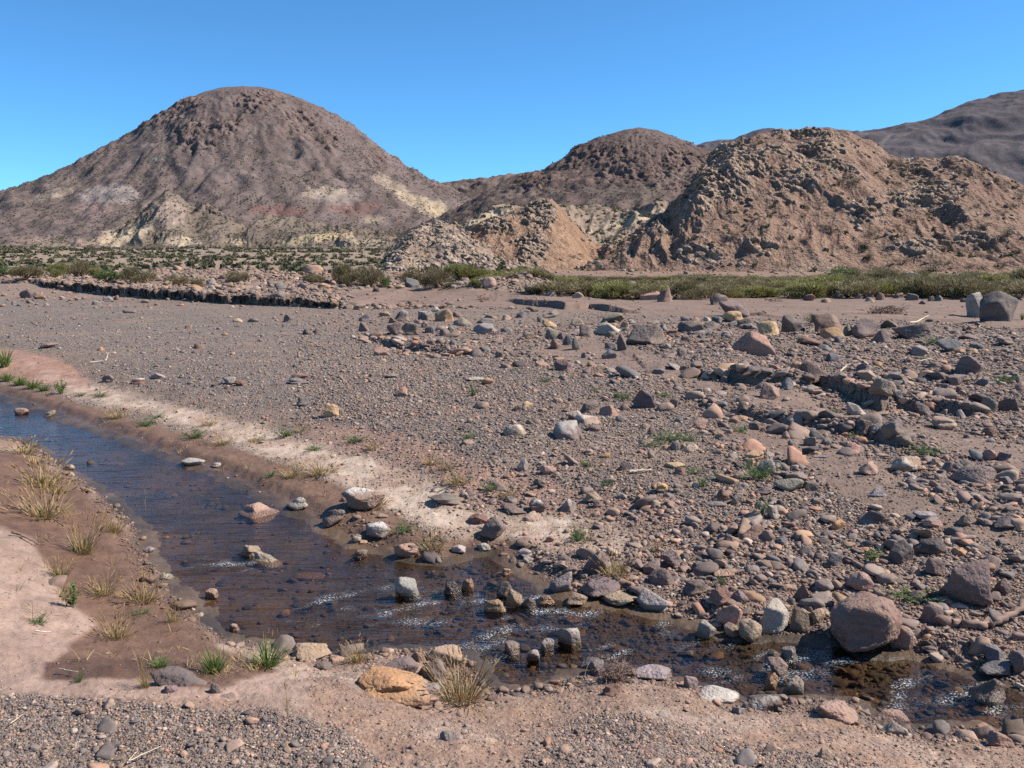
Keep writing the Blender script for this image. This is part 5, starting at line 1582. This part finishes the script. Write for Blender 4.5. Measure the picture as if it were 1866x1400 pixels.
MAT['bush_dry'] = mat_leaf('dry_bush_leaf', (0.294, 0.232, 0.135), (0.183, 0.150, 0.083), .75, .2)
MAT['bush_bright'] = mat_leaf('bright_bush_leaf', (.135, .185, .055), (.085, .13, .04), .6, .25)
MAT['scrub'] = mat_leaf('scrub_leaf', (.135, .128, .075), (.085, .084, .050), .8, .15)

class Geo:
    def __init__(s): s.V = []; s.F = []; s.n = 0
    def add(s, V, F4):
        V = np.asarray(V, float).reshape(-1, 3)
        s.V.append(V); s.F.append(np.asarray(F4, int) + s.n); s.n += len(V)
    def blades(s, P0, P1, bend, w0, r, lv=4):
        """thin curved strips from P0 to P1"""
        n = len(P0); t = np.linspace(0, 1, lv)
        d = P1 - P0
        side = np.stack([-d[:, 1], d[:, 0], 0 * d[:, 0]], 1) + r.normal(0, .3, (n, 3)) * np.linalg.norm(d, axis=1)[:, None]
        side /= np.linalg.norm(side, axis=1)[:, None] + 1e-9
        pts = P0[:, None] + d[:, None] * t[None, :, None] - np.array([0, 0, 1]) * (bend[:, None] * (t ** 2 - t)[None])[..., None]
        wid = (w0[:, None] * (1 - t[None] ** 2.2 * .92))[..., None] * side[:, None]
        V = np.stack([pts - wid, pts + wid], 2).reshape(-1, 3)
        k = np.arange(lv - 1)
        q = np.stack([2 * k, 2 * k + 1, 2 * k + 3, 2 * k + 2], 1)
        s.add(V, (q[None] + (np.arange(n) * lv * 2)[:, None, None]).reshape(-1, 4))
    def leaves(s, C, size, r, long=1.8, up=0.0):
        n = len(C)
        a = r.normal(size=(n, 3)); a[:, 2] += up; a /= np.linalg.norm(a, axis=1)[:, None]
        b = r.normal(size=(n, 3)); b -= (b * a).sum(1)[:, None] * a; b /= np.linalg.norm(b, axis=1)[:, None]
        A = a * (size * long)[:, None]; B = b * size[:, None]
        V = np.stack([C - A, C - B * .6 - A * .1, C + A, C + B * .6 - A * .1], 1)
        s.add(V, np.arange(n * 4).reshape(n, 4))
    def tube(s, pts, rad, sides=6):
        pts = np.asarray(pts, float); m = len(pts); rad = np.broadcast_to(np.asarray(rad, float), (m,))
        T = np.gradient(pts, axis=0); T /= np.linalg.norm(T, axis=1)[:, None] + 1e-9
        ref = np.array([0, 0, 1.0]) if abs(T[0][2]) < .8 else np.array([1.0, 0, 0])
        N = np.cross(T, ref); N /= np.linalg.norm(N, axis=1)[:, None] + 1e-9
        B = np.cross(T, N)
        th = np.linspace(0, 2 * math.pi, sides, endpoint=False)
        V = pts[:, None] + rad[:, None, None] * (np.cos(th)[None, :, None] * N[:, None] + np.sin(th)[None, :, None] * B[:, None])
        s.add(V, grid_faces(m, sides, True))
        c0 = np.array([pts[0], pts[-1]]); base = s.n; s.add(c0, np.zeros((0, 4), int))
        j = np.arange(sides); st = base - m * sides
        s.F.append(np.stack([st + (j + 1) % sides, st + j, np.full(sides, base), np.full(sides, base)], 1))
        st2 = st + (m - 1) * sides
        s.F.append(np.stack([st2 + j, st2 + (j + 1) % sides, np.full(sides, base + 1), np.full(sides, base + 1)], 1))
    def heads(s, P, d, ln, wd, r):
        """fuzzy seed heads: a slim spindle with bristles"""
        n = len(P); d = d / np.linalg.norm(d, axis=1)[:, None]
        for i in range(n):
            k = 12
            t = r.uniform(0, 1, k)
            c = P[i] + d[i] * (t * ln[i])[:, None]
            prof = np.sin(math.pi * np.clip(t * .9 + .08, 0, 1)) * wd[i]
            o = r.normal(size=(k, 3)); o /= np.linalg.norm(o, axis=1)[:, None]
            tip = c + o * prof[:, None] * 1.5 + d[i] * (.35 * ln[i])
            s.blades(c - d[i] * .1 * ln[i], tip, np.zeros(k), np.full(k, wd[i] * .34), r, 3)
            tt = np.linspace(0, 1, 5)
            s.tube(P[i] + d[i] * (tt * ln[i])[:, None], wd[i] * .55 * np.sin(math.pi * (tt * .86 + .1)), 5)
    def mesh(s, name, mat, smooth=False):
        F4 = np.concatenate(s.F); V = np.concatenate(s.V)
        me = bpy.data.meshes.new(name)
        tri = F4[:, 2] == F4[:, 3]
        lens = np.where(tri, 3, 4).astype(np.int32)
        idx = F4[np.stack([np.ones(len(F4), bool)] * 3 + [~tri], 1)].astype(np.int32)
        me.vertices.add(len(V)); me.vertices.foreach_set('co', V.astype(np.float32).ravel())
        me.loops.add(len(idx)); me.loops.foreach_set('vertex_index', idx)
        me.polygons.add(len(F4)); me.polygons.foreach_set('loop_start', np.concatenate([[0], np.cumsum(lens)[:-1]]).astype(np.int32)); me.polygons.foreach_set('loop_total', lens)
        me.polygons.foreach_set('use_smooth', np.full(len(F4), smooth))
        me.update(calc_edges=True); me.materials.append(mat)
        return me

def mesh_pair(name, a, ma, b, mb):
    na = len(np.concatenate(a.F)); a.add(np.concatenate(b.V), np.concatenate(b.F))
    me = a.mesh(name, ma); me.materials.append(mb)
    k = np.zeros(len(me.polygons), np.int32); k[na:] = 1
    me.polygons.foreach_set('material_index', k)
    return me

def radial(n, r, spread, h0, h1, base=.1):
    th = r.uniform(0, 2 * math.pi, n); q = r.uniform(0, 1, n) ** .6
    P0 = np.stack([np.cos(th) * base * q, np.sin(th) * base * q, 0 * q], 1)
    th2 = th + r.normal(0, .5, n); hh = r.uniform(h0, h1, n)
    P1 = P0 + np.stack([np.cos(th2) * spread * q, np.sin(th2) * spread * q, hh], 1)
    return P0, P1, hh

def plant_meshes(kind, seed):
    """parts of one plant, about one unit wide and one unit tall: list of (part name, mesh)"""
    r = np.random.default_rng(seed)
    if kind == 'fox':
        g = Geo(); P0, P1, h = radial(110, r, .55, .08, .62, .34)
        g.blades(P0, P1, h * .5, r.uniform(.010, .018, len(h)), r)
        n = 44; Q0, Q1, hq = radial(n, r, .46, .36, .90, .32)
        g.blades(Q0, Q1, hq * .15, np.full(n, .006), r, 5)
        s = Geo(); s.heads(Q1, (Q1 - Q0) * np.array([1.2, 1.2, .8]), r.uniform(.12, .22, n), r.uniform(.022, .036, n), r)
        gg = Geo(); P0, P1, h = radial(16, r, .5, .12, .4, .25); gg.blades(P0, P1, h * .6, r.uniform(.012, .02, len(h)), r)
        return [('dry_stems', mesh_pair('dry_stems', g, MAT['straw'], s, MAT['seed'])), ('green_blades', gg.mesh('green_blades', MAT['grass']))]
    if kind == 'grass':
        g = Geo(); P0, P1, h = radial(130, r, .5, .2, .75, .14)
        g.blades(P0, P1, h * .55, r.uniform(.010, .02, len(h)), r)
        n = 4; Q0, Q1, hq = radial(n, r, .22, .8, 1.15, .08); g.blades(Q0, Q1, hq * .1, np.full(n, .007), r, 5)
        s = Geo(); s.heads(Q1, Q1 - Q0, np.full(n, .18), np.full(n, .02), r)
        return [('leaf_blades', mesh_pair('leaf_blades', g, MAT['grass'], s, MAT['seed']))]
    if kind == 'stalk':
        g = Geo(); t = np.linspace(0, 1, 7)
        g.tube(np.stack([.12 * t ** 2, .05 * t, t * .85], 1), .03 * (1 - .5 * t), 5)
        for k in range(3):
            z0 = r.uniform(.15, .6); a = r.uniform(0, 6.28)
            g.tube(np.stack([.12 * z0 ** 2 + np.cos(a) * .3 * t, np.sin(a) * .3 * t, z0 * .85 + .25 * t ** .8], 1), .016 * (1 - .6 * t), 4)
        s = Geo(); s.heads(np.array([[.12, .05, .82]]), np.array([[.15, .05, 1]]), np.array([.2]), np.array([.07]), r)
        return [('stem', g.mesh('stem', MAT['straw'])), ('seed_head', s.mesh('seed_head', MAT['seed']))]
    if kind in ('leafy', 'weed'):
        g = Geo(); l = Geo()
        n = 12 if kind == 'leafy' else 26
        P0, P1, h = radial(n, r, .55, .45, 1.0, .08) if kind == 'leafy' else radial(n, r, .75, .2, .85, .12)
        g.blades(P0, P1, h * .3, np.full(n, .010), r, 5)
        m = 22 if kind == 'leafy' else 26
        t = r.uniform(.15, 1.0, (n, m))
        C = P0[:, None] + (P1 - P0)[:, None] * t[..., None] - np.array([0, 0, 1]) * ((h * .3)[:, None] * (t ** 2 - t))[..., None]
        C = C.reshape(-1, 3) + r.normal(0, .04, (n * m, 3)); C[:, 2] = np.abs(C[:, 2])
        l.leaves(C, r.uniform(.022, .05, len(C)) * (1.25 if kind == 'leafy' else .62), r, 1.9 if kind == 'leafy' else 3.0, .3)
        return [('stems', g.mesh('stems', MAT['weed'])), ('leaves', l.mesh('leaves', MAT['herb'] if kind == 'leafy' else MAT['weed']))]

VAR = {k: [plant_meshes(k, 50 + 7 * j + i * 100) for j in range(4)] for i, k in enumerate(('fox', 'grass', 'stalk', 'leafy', 'weed'))}
PNAME = {'fox': ('foxtail_grass', 'dry grass'), 'grass': ('grass_tuft', 'grass'), 'stalk': ('seed_stalk', 'stalk'), 'leafy': ('leafy_herb', 'herb'), 'weed': ('weed', 'weed')}

def put_plant(kind, label, x, y, z, w, h, seed, group=None):
    r = np.random.default_rng(seed)
    nm, cat = PNAME[kind]
    t = link(bpy.data.objects.new(nm, None)); t.location = (x, y, z); t.empty_display_size = .05
    t.rotation_euler = (0, 0, r.uniform(0, 6.28)); t.scale = (w, w, h)
    tag(t, label, cat, 'thing', group)
    for pn, me in VAR[kind][int(r.integers(0, 4))]:
        o = link(bpy.data.objects.new(pn, me), t)
        if kind == 'leafy' and 'grey' in label and pn == 'leaves':
            o.data = me = me.copy(); me.materials.clear(); me.materials.append(MAT['greyherb'])

def build_plants():
    for i, row in enumerate(PLANTS.strip().split('\n')):
        f = row.split(' ', 6)
        ox, oy, s = CROP[f[0]]
        px, py, w, h = ox + float(f[1]) / s, oy + float(f[2]) / s, float(f[3]) / s, float(f[4]) / s
        foot = py + h / 2 - .12 * w
        x, y, z = hit(px, foot)
        z = float(ground(np.array([x]), np.array([y]))[0])
        k = math.hypot(y, CAMZ - z) / F
        put_plant(f[5], f[6], x, y, z - .005, w * k * 1.05, h * k * (.84 if f[5] == 'fox' else 1.0), 300 + i)
build_plants()
def build_litter():
    r = np.random.default_rng(77); g = Geo(); n = 1500
    px = r.uniform(-150, 1350, n); py = r.uniform(640, 1260, n)
    x, y = on_plane(px, py, -.15); z = ground(x, y)
    c, zn, cob, sand, d, qx, qy, nearf = zones(x, y, z)
    nz = fbm(x * .8, y * .8, 3, 4.0)
    ok = (d > .03) & (sand > .45) & ((nz > -.05) | (r.uniform(0, 1, n) < .25)) & ((nearf < .5) | (zn[:, 1] > .2) | (r.uniform(0, 1, n) < .15))
    for i in np.where(ok)[0]:
        k = int(r.integers(5, 13)); hgt = r.uniform(.02, .085)
        th = r.uniform(0, 6.28, k); P0 = np.array([x[i], y[i], z[i] - .004]) + np.stack([np.cos(th), np.sin(th), 0 * th], 1) * r.uniform(0, .03, k)[:, None]
        P1 = P0 + np.stack([np.cos(th) * r.uniform(.01, .07, k), np.sin(th) * r.uniform(.01, .07, k), hgt * r.uniform(.15, 1, k)], 1)
        g.blades(P0, P1, np.full(k, .01), r.uniform(.0012, .0028, k), r, 3)
    o = link(bpy.data.objects.new('dry_grass_litter', g.mesh('dry_grass_litter', MAT['straw']))); tag(o, 'short dry grass and straw litter on the sandy stream banks', 'litter', 'stuff')
build_litter()

# ---------------------------------------------------------------- bushes
def bush_mesh(seed, leafmat, feathery, n=1500):
    r = np.random.default_rng(seed)
    st = Geo(); fo = Geo()
    k = 15
    th = r.uniform(0, 6.28, k); q = r.uniform(.1, 1, k) ** .6
    hub = np.stack([np.cos(th) * q * .40, np.sin(th) * q * .40, r.uniform(.28, .80, k) * (1.05 - .4 * q)], 1)
    rad = r.uniform(.12, .25, k)
    for i in range(k):
        t = np.linspace(0, 1, 5)[:, None]
        P = hub[i] * t * np.array([1, 1, 1]) + np.array([0, 0, .12]) * np.sin(t * 3.14) + r.normal(0, .012, (5, 3)) * t
        st.tube(P, .016 * (1 - .65 * t[:, 0]), 4)
    which = r.choice(k, n, p=rad ** 2 / (rad ** 2).sum())
    o = r.normal(size=(n, 3)); o /= np.linalg.norm(o, axis=1)[:, None]
    C = hub[which] + o * (rad[which] * r.uniform(.25, 1, n) ** .5)[:, None] * np.array([1, 1, 1.15])
    C[:, 2] = np.maximum(C[:, 2], .02)
    if feathery:
        tip = C + np.stack([o[:, 0] * .07, o[:, 1] * .07, r.uniform(.05, .17, n)], 1)
        fo.blades(C, tip, np.zeros(n), r.uniform(.006, .011, n), r, 3)
        fo.leaves(C[: n // 2], r.uniform(.012, .022, n // 2), r, 2.2, .8)
    else:
        fo.leaves(C, r.uniform(.016, .032, n), r, 1.6, .2)
    return [('stems', st.mesh('stems', MAT['twig'])), ('foliage', fo.mesh('foliage', leafmat))]

BUSH = {'olive': [bush_mesh(400 + i, MAT['bush_olive'], True, 2400) for i in range(4)], 'yellow': [bush_mesh(420 + i, MAT['bush_yellow'], True, 2400) for i in range(3)],
        'dry': [bush_mesh(440 + i, MAT['bush_dry'], True, 2000) for i in range(3)], 'bright': [bush_mesh(460 + i, MAT['bush_bright'], False, 2000) for i in range(2)],
        'scrub': [bush_mesh(480 + i, MAT['scrub'], False, 420) for i in range(4)], 'pale': [bush_mesh(500, MAT['bush_dry'], True, 1200)]}

def put_bush(kind, label, cat, x, y, z, w, h, seed, group=None, name='bush'):
    r = np.random.default_rng(seed)
    t = link(bpy.data.objects.new(name, None)); t.location = (x, y, z); t.rotation_euler = (0, 0, r.uniform(0, 6.28)); t.scale = (w, w, h); t.empty_display_size = .1
    tag(t, label, cat, 'thing', group)
    vs = BUSH[kind]
    for pn, me in vs[int(r.integers(0, len(vs)))]:
        link(bpy.data.objects.new(pn, me), t)

def build_bushes():
    single = [(13, 496, 34, 20, 'bright', 'bright green bush at the far left edge behind the cut bank'), (49, 498, 52, 22, 'olive', 'dark green bush behind the cut bank, second from the left'),
        (103, 494, 32, 24, 'yellow', 'light yellow green bush behind the cut bank, third from the left'), (137, 492, 52, 26, 'olive', 'broad dark olive bush behind the cut bank, fourth from the left'),
        (178, 500, 26, 20, 'yellow', 'small yellow green bush right of the broad dark olive bush'), (196, 503, 40, 24, 'bright', 'green bush directly left of the first big gravel heap'), (251, 504, 54, 28, 'olive', 'bushy dark green shrub between the two left gravel heaps'),
        (321, 512, 34, 18, 'dry', 'dry olive bush in front of the broad left gravel heap'), (360, 516, 30, 16, 'dry', 'small dry bush right of the broad left gravel heap'),
        (432, 506, 34, 20, 'dry', 'dry bush on the gravel heaps behind a pale boulder pair'), (570, 508, 36, 18, 'olive', 'dark bush on the gravel heaps left of the wide brown green bush'),
        (637, 502, 52, 34, 'olive', 'wide brown green bush above the sand flat, left one of two'), (676, 506, 40, 36, 'dry', 'tall dry brown bush right of the wide brown green bush'), (702, 514, 22, 22, 'bright', 'small green bush at the right foot of the tall dry brown bush'),
        (752, 506, 50, 26, 'dry', 'pale straw bush behind the solitary dark cracked boulder'), (795, 508, 50, 34, 'dry', 'pale olive bush right of the solitary dark cracked boulder'), (865, 516, 20, 18, 'yellow', 'small yellow green bush left of the pink slab on the stony heap'),
        (822, 519, 20, 9, 'olive', 'tiny green bush on sand left of the stony heap'), (827, 488, 22, 12, 'scrub', 'dark round bush at the left end of the yellow green hedge'),
        (1535, 500, 56, 26, 'bright', 'bright green bush standing out of the right part of the thicket'), (1600, 494, 40, 14, 'scrub', 'dark grey green bush behind the thicket, right of the bright bush'),
        (1600, 530, 70, 18, 'bright', 'low vivid green bush at the front of the thicket, left one of a row'), (1660, 532, 70, 18, 'bright', 'low vivid green bush at the front of the thicket, middle one of a row'), (1720, 534, 70, 18, 'bright', 'low dark green bush at the front of the thicket, right one of a row'), (1080, 528, 22, 14, 'bright', 'blue green bush at the foot of the thicket by a maroon rock')]
    for i, (px, py, w, h, kd, lab) in enumerate(single):
        x, y, z = hit(px, py + h / 2 - 1)
        k = y / F
        put_bush(kd, lab, 'bush', x, y, float(ground(np.array([x]), np.array([y]))[0]) - .05, w * k * 1.15, h * k * 1.25, 600 + i)
    r = np.random.default_rng(70)
    top = [(826, 490), (900, 490), (1000, 496), (1060, 503), (1150, 511), (1240, 505), (1300, 502), (1360, 509), (1440, 506), (1500, 497), (1600, 499), (1700, 494), (1800, 494), (1866, 490), (2100, 488)]
    lab = {'olive': 'olive green feathery bush, one of many merged in the long thicket under the mound', 'yellow': 'yellow green bush, one of several light ones merged in the long thicket', 'dry': 'brownish dry bush, one of several merged in the long thicket under the mound'}
    for D, lo in ((37.3, 1015), (42.5, 960), (47.5, 900), (54, 835)):
        px = lo
        while px < 2080:
            ty = np.interp(px, [a for a, b in top], [b for a, b in top]) + r.uniform(-5, 9)
            x = float(at_dist(px, HOR, D)[0]); y = D + r.uniform(-1.2, 1.2)
            z = float(ground(np.array([x]), np.array([y]))[0])
            ztop = CAMZ - (ty - HOR) / F * y
            back = {37.3: .66, 42.5: .8, 47.5: .95, 54: 1.0}[D]
            h = max((ztop - z) * back * r.uniform(.62, 1.12), .28)
            w = r.uniform(1.7, 2.7)
            kd = 'yellow' if (px < 985 and r.uniform() < .75) or r.uniform() < .12 else ('dry' if r.uniform() < (.65 if 1030 < px < 1130 or 1430 < px < 1490 or 1780 < px else .3) else 'olive')
            put_bush(kd, lab[kd], 'bush', x, y, z - .05, w, h * 1.30 + .12, int(px * 7 + D * 100), 'bushes of the long thicket under the mound')
            px += w * .62 * F / D * r.uniform(.8, 1.2)

def pick(Vg, px, py):
    nr = int(Vg.shape[0] * .78)
    P = Vg[:nr].reshape(-1, 3)
    qx, qy = proj(P[:, 0], P[:, 1], P[:, 2])
    e = (qx - px) ** 2 + (qy - py) ** 2 + P[:, 1] * .02
    return P[int(np.argmin(e))]

def build_scrub():
    M = [(1008, 188, 26), (1085, 182, 22), (1090, 468, 18), (1225, 575, 30), (1300, 565, 40), (1320, 610, 45), (1435, 625, 55), (1345, 660, 70), (275, 608, 25), (305, 603, 18), (368, 650, 25), (495, 665, 30), (1215, 350, 35), (1280, 340, 40), (850, 440, 20), (840, 538, 30),
         (950, 520, 18), (1040, 640, 20), (1175, 505, 40), (1105, 545, 18), (1330, 525, 35), (1350, 542, 25), (1440, 300, 40), (1670, 320, 25), (1770, 340, 30), (1540, 465, 40), (1600, 488, 30), (1810, 525, 50), (1580, 575, 40), (1540, 645, 70), (1650, 680, 40), (1680, 640, 30), (1755, 590, 30),
         (1110, 490, 15), (1400, 277, 35), (1430, 287, 40), (1490, 302, 30), (1640, 305, 25), (1720, 300, 25), (1500, 287, 25), (890, 460, 15), (480, 545, 16), (440, 522, 18), (395, 587, 20), (390, 610, 15), (1190, 515, 26), (1030, 265, 18), (1095, 305, 20), (1245, 330, 22), (1360, 300, 24),
         (1480, 430, 28), (1625, 410, 30), (1700, 430, 26), (1730, 500, 28), (1830, 430, 30), (1560, 530, 26), (1460, 480, 24), (1400, 520, 22), (1500, 600, 26), (1790, 640, 36), (1850, 590, 30), (1720, 645, 30), (1600, 630, 26), (1270, 420, 18), (1340, 380, 20), (1160, 420, 16), (990, 430, 14), (930, 580, 16), (700, 560, 14), (1060, 580, 18)]
    for i, (cx, cy, w) in enumerate(M):
        px, py = 900 + cx / 1.932, 150 + cy / 1.932
        px = px + .0
        g = cknoll if px < 1075 else mound
        p = pick(g, px, py + .18 * w)
        k = p[1] / F * w / 1.932
        put_bush('scrub', 'small round dark shrub dotted on the tan slope of the mound and knoll', 'shrub', p[0], p[1], p[2] - .1, k * 1.25, k * .8, 900 + i, 'shrubs dotted on the mound', 'shrub')
    # far scrub that nobody could count: plain and mountain slopes
    r = np.random.default_rng(91)
    def mass(name, label, P, size, seed, nl):
        V, F = [], []
        n = len(P)
        r = np.random.default_rng(seed)
        o = r.normal(size=(n, nl, 3)); o /= np.linalg.norm(o, axis=2)[..., None]; o[..., 2] = np.abs(o[..., 2]) * .75
        C = P[:, None] + o * (size[:, None] * .42 * r.uniform(.45, 1, (n, nl)))[..., None]
        g = Geo(); g.leaves(C.reshape(-1, 3), np.repeat(size * .2, nl) * r.uniform(.7, 1.3, n * nl), r, 1.2, .2)
        ob = link(bpy.data.objects.new(name, g.mesh(name, MAT['scrub']))); tag(ob, label, 'scrub', 'stuff')
    n = 7000
    D = 70 * np.exp(r.uniform(0, 1, n) * math.log(600 / 70)); px = r.uniform(-500, 1000, n)
    x = (px - CX) / F * D; y = D
    dens = .35 + .65 * ss(-.25, .2, fbm(x * .03, y * .012, 3, 7.0)); dens *= np.where(y < 200, .55, 1)
    k = r.uniform(0, 1, n) < dens * .8
    x, y = x[k], y[k]
    mass('desert_scrub', 'dark low scrub speckling the plain before the big mountain', np.stack([x, y, ground(x, y)], 1), r.uniform(.8, 2.1, len(x)) * np.clip(y / 220, .75, 1.6), 92, 18)
    def onhill(Vg, n, front, seed, polar=False):
        if polar:
            rr = np.random.default_rng(seed)
            nr, nt_, _ = Vg.shape
            i = (rr.uniform(0.01, .95, n) ** .5 * (nr - 1)).astype(int); j = (rr.uniform(.45, 1.05, n) * nt_).astype(int) % nt_
            return Vg[i, j]
        return surf_points(Vg, n, seed, front)
    P = onhill(big, 95000, 1, 5, True)
    q = ss(-.25, .25, fbm(P[:, 0] * .02, P[:, 1] * .02, 3)); hgt = P[:, 2]
    P = P[r.uniform(0, 1, len(P)) < (.3 + .7 * q) * (1 - .8 * ss(110, 165, hgt))]
    P2 = onhill(mid, 14000, 1, 6, True); P2 = P2[r.uniform(0, 1, len(P2)) < .5]
    P = np.concatenate([P, P2, surf_points(foot, 4500, 12)])
    mass('mountain_scrub', 'tiny dark shrubs peppering the mountain slopes', P, r.uniform(.9, 2.5, len(P)), 93, 6)
    P3 = surf_points(terr, 900, 9)
    P3 = np.concatenate([P3, surf_points(mound, 380, 10), surf_points(lknoll, 40, 11)])
    mass('slope_scrub', 'sparse tiny bushlets between the shrubs of the near slopes', P3, r.uniform(.35, .9, len(P3)) * np.where(P3[:, 1] > 180, 2.2, 1), 94, 14)

# ---------------------------------------------------------------- driftwood
def wood(name, label, cat, pts, rad, mat, lift=.02, sides=7):
    """pts in photo pixels, laid on the ground; rad in pixels"""
    P = []
    for j, p in enumerate(pts):
        x, y, z = hit(p[0], p[1])
        z = float(ground(np.array([x]), np.array([y]))[0])
        P.append((x, y, z + (p[2] if len(p) > 2 else lift)))
    P = np.array(P); k = P[:, 1].mean() / F
    t = np.linspace(0, 1, len(P)); tt = np.linspace(0, 1, len(P) * 5)
    Q = np.stack([np.interp(tt, t, P[:, c]) for c in range(3)], 1)
    r = np.random.default_rng(int(pts[0][0]))
    Q[1:-1] += r.normal(0, .25 * rad * k, (len(Q) - 2, 3))
    R = np.interp(tt, [0, .5, 1], [rad, rad * .85, rad * .45]) * k * r.uniform(.85, 1.15, len(tt))
    g = Geo(); g.tube(Q - Q[0], R, sides)
    o = link(bpy.data.objects.new(name, g.mesh(name, mat, True))); o.location = Q[0]
    tag(o, label, cat)
    return o

def brush(name, label, cat, px, py, w, h, n, seed, mat, up=.6):
    x, y, z = hit(px, py + h * .45)
    z = float(ground(np.array([x]), np.array([y]))[0]); k = y / F
    r = np.random.default_rng(seed); g = Geo()
    for i in range(n):
        a = r.uniform(0, 6.28); c = np.array([r.normal(0, .22) * w, r.normal(0, .14) * w, r.uniform(0, .55) * h]) * k
        d = np.array([math.cos(a), math.sin(a), r.uniform(-.2, up)]); L = r.uniform(.15, .42) * w * k
        t = np.linspace(-.5, .5, 5)[:, None]
        P = c + d * L * t + r.normal(0, .05 * L, (5, 3)); P[:, 2] = np.maximum(P[:, 2], .003)
        g.tube(P, r.uniform(.5, 1.1) * k * .8 * np.linspace(1, .5, 5), 4)
    o = link(bpy.data.objects.new(name, g.mesh(name, mat, False))); o.location = (x, y, z - .01)
    tag(o, label, cat)

def build_wood():
    w = MAT['palewood']; rt = MAT['rootwood']; tw = MAT['twig']
    wood('branch', 'bent pale branch sticking up out of the rubble step', 'branch', [(1533, 689, .0), (1530, 689, .09), (1541, 689, .165), (1557, 689, .215), (1570, 689, .22), (1577, 689, .19)], 2.2, w)
    wood('branch', 'crooked bleached branch lying on sand left of the giant dark boulder', 'branch', [(1657, 590), (1672, 588), (1681, 584, .05), (1692, 579, .05)], 1.5, w)
    wood('stick', 'straight pale stick lying on a blocky dark rock', 'stick', [(1672, 678, .16), (1693, 675, .18)], 1.1, w)
    wood('driftwood_root', 'thick brown driftwood root lying near the right edge above the stream', 'root', [(1732, 1143), (1752, 1146), (1785, 1149, .02), (1812, 1144, .03), (1842, 1136, .05), (1880, 1120, .09), (1930, 1100, .12)], 8.5, rt, .02, 9)
    wood('stick', 'pinkish bone like stick lying on gravel right of a hollow dark rock', 'stick', [(1146, 866), (1165, 864), (1187, 861)], 2.8, w)
    wood('stick', 'weathered stick on the left sand bank at the edge of view', 'stick', [(22, 975), (45, 985), (70, 998)], 1.9, tw)
    wood('stick', 'pale twig on dark wet mud left of the half buried dome', 'stick', [(107, 1229), (125, 1231), (141, 1233)], 1.3, w)
    wood('stick', 'short grey stick on the edge of the pink sand', 'stick', [(64, 1157), (80, 1159), (94, 1160)], 1.5, w)
    wood('dry_stalk', 'straw stalk lying on the bottom gravel, longer of two', 'stalk', [(235, 1398), (262, 1384), (295, 1371)], 1.3, w)
    wood('dry_stalk', 'straw stalk lying on the bottom gravel, shorter of two', 'stalk', [(232, 1402), (242, 1390), (252, 1378)], 1.1, w)
    wood('stick', 'straw twig lying on the bottom left gravel', 'stick', [(20, 1328), (42, 1312)], 1.1, w)
    wood('stick', 'forked bleached stick on the left gravel flat', 'stick', [(163, 664), (180, 661), (194, 660, .03), (198, 654, .1)], 1.2, w)
    wood('stick', 'thin dry twig leaning near the salmon ledge boulder', 'stick', [(1320, 612, .2), (1340, 622, .05)], .9, tw)
    wood('branch', 'bleached branch pile caught on top of the thicket', 'branch', [(1650, 520, .62), (1662, 520, .68), (1676, 522, .6)], 1.6, w)
    brush('brush_pile', 'pile of brown brush lying on the sand before the thicket', 'brush pile', 1613, 561, 74, 24, 110, 3, rt, .5)
    brush('root_clump', 'dead brown root clump standing at the stream edge', 'root clump', 1121, 1207, 70, 78, 230, 4, rt, 1.1)
    brush('twig_tangle', 'tangle of dry twigs left of the salmon ledge boulder', 'twigs', 1318, 616, 38, 20, 26, 5, tw, .9)
    brush('twig_tangle', 'tangle of red brown twigs on sand below the stony heap', 'twigs', 882, 540, 40, 16, 26, 6, rt, .7)
    brush('twig_tangle', 'twig litter at the thicket edge left of the purple pointed boulder', 'twigs', 1408, 545, 34, 10, 24, 7, tw, .5)
build_bushes()
build_scrub()
build_wood()
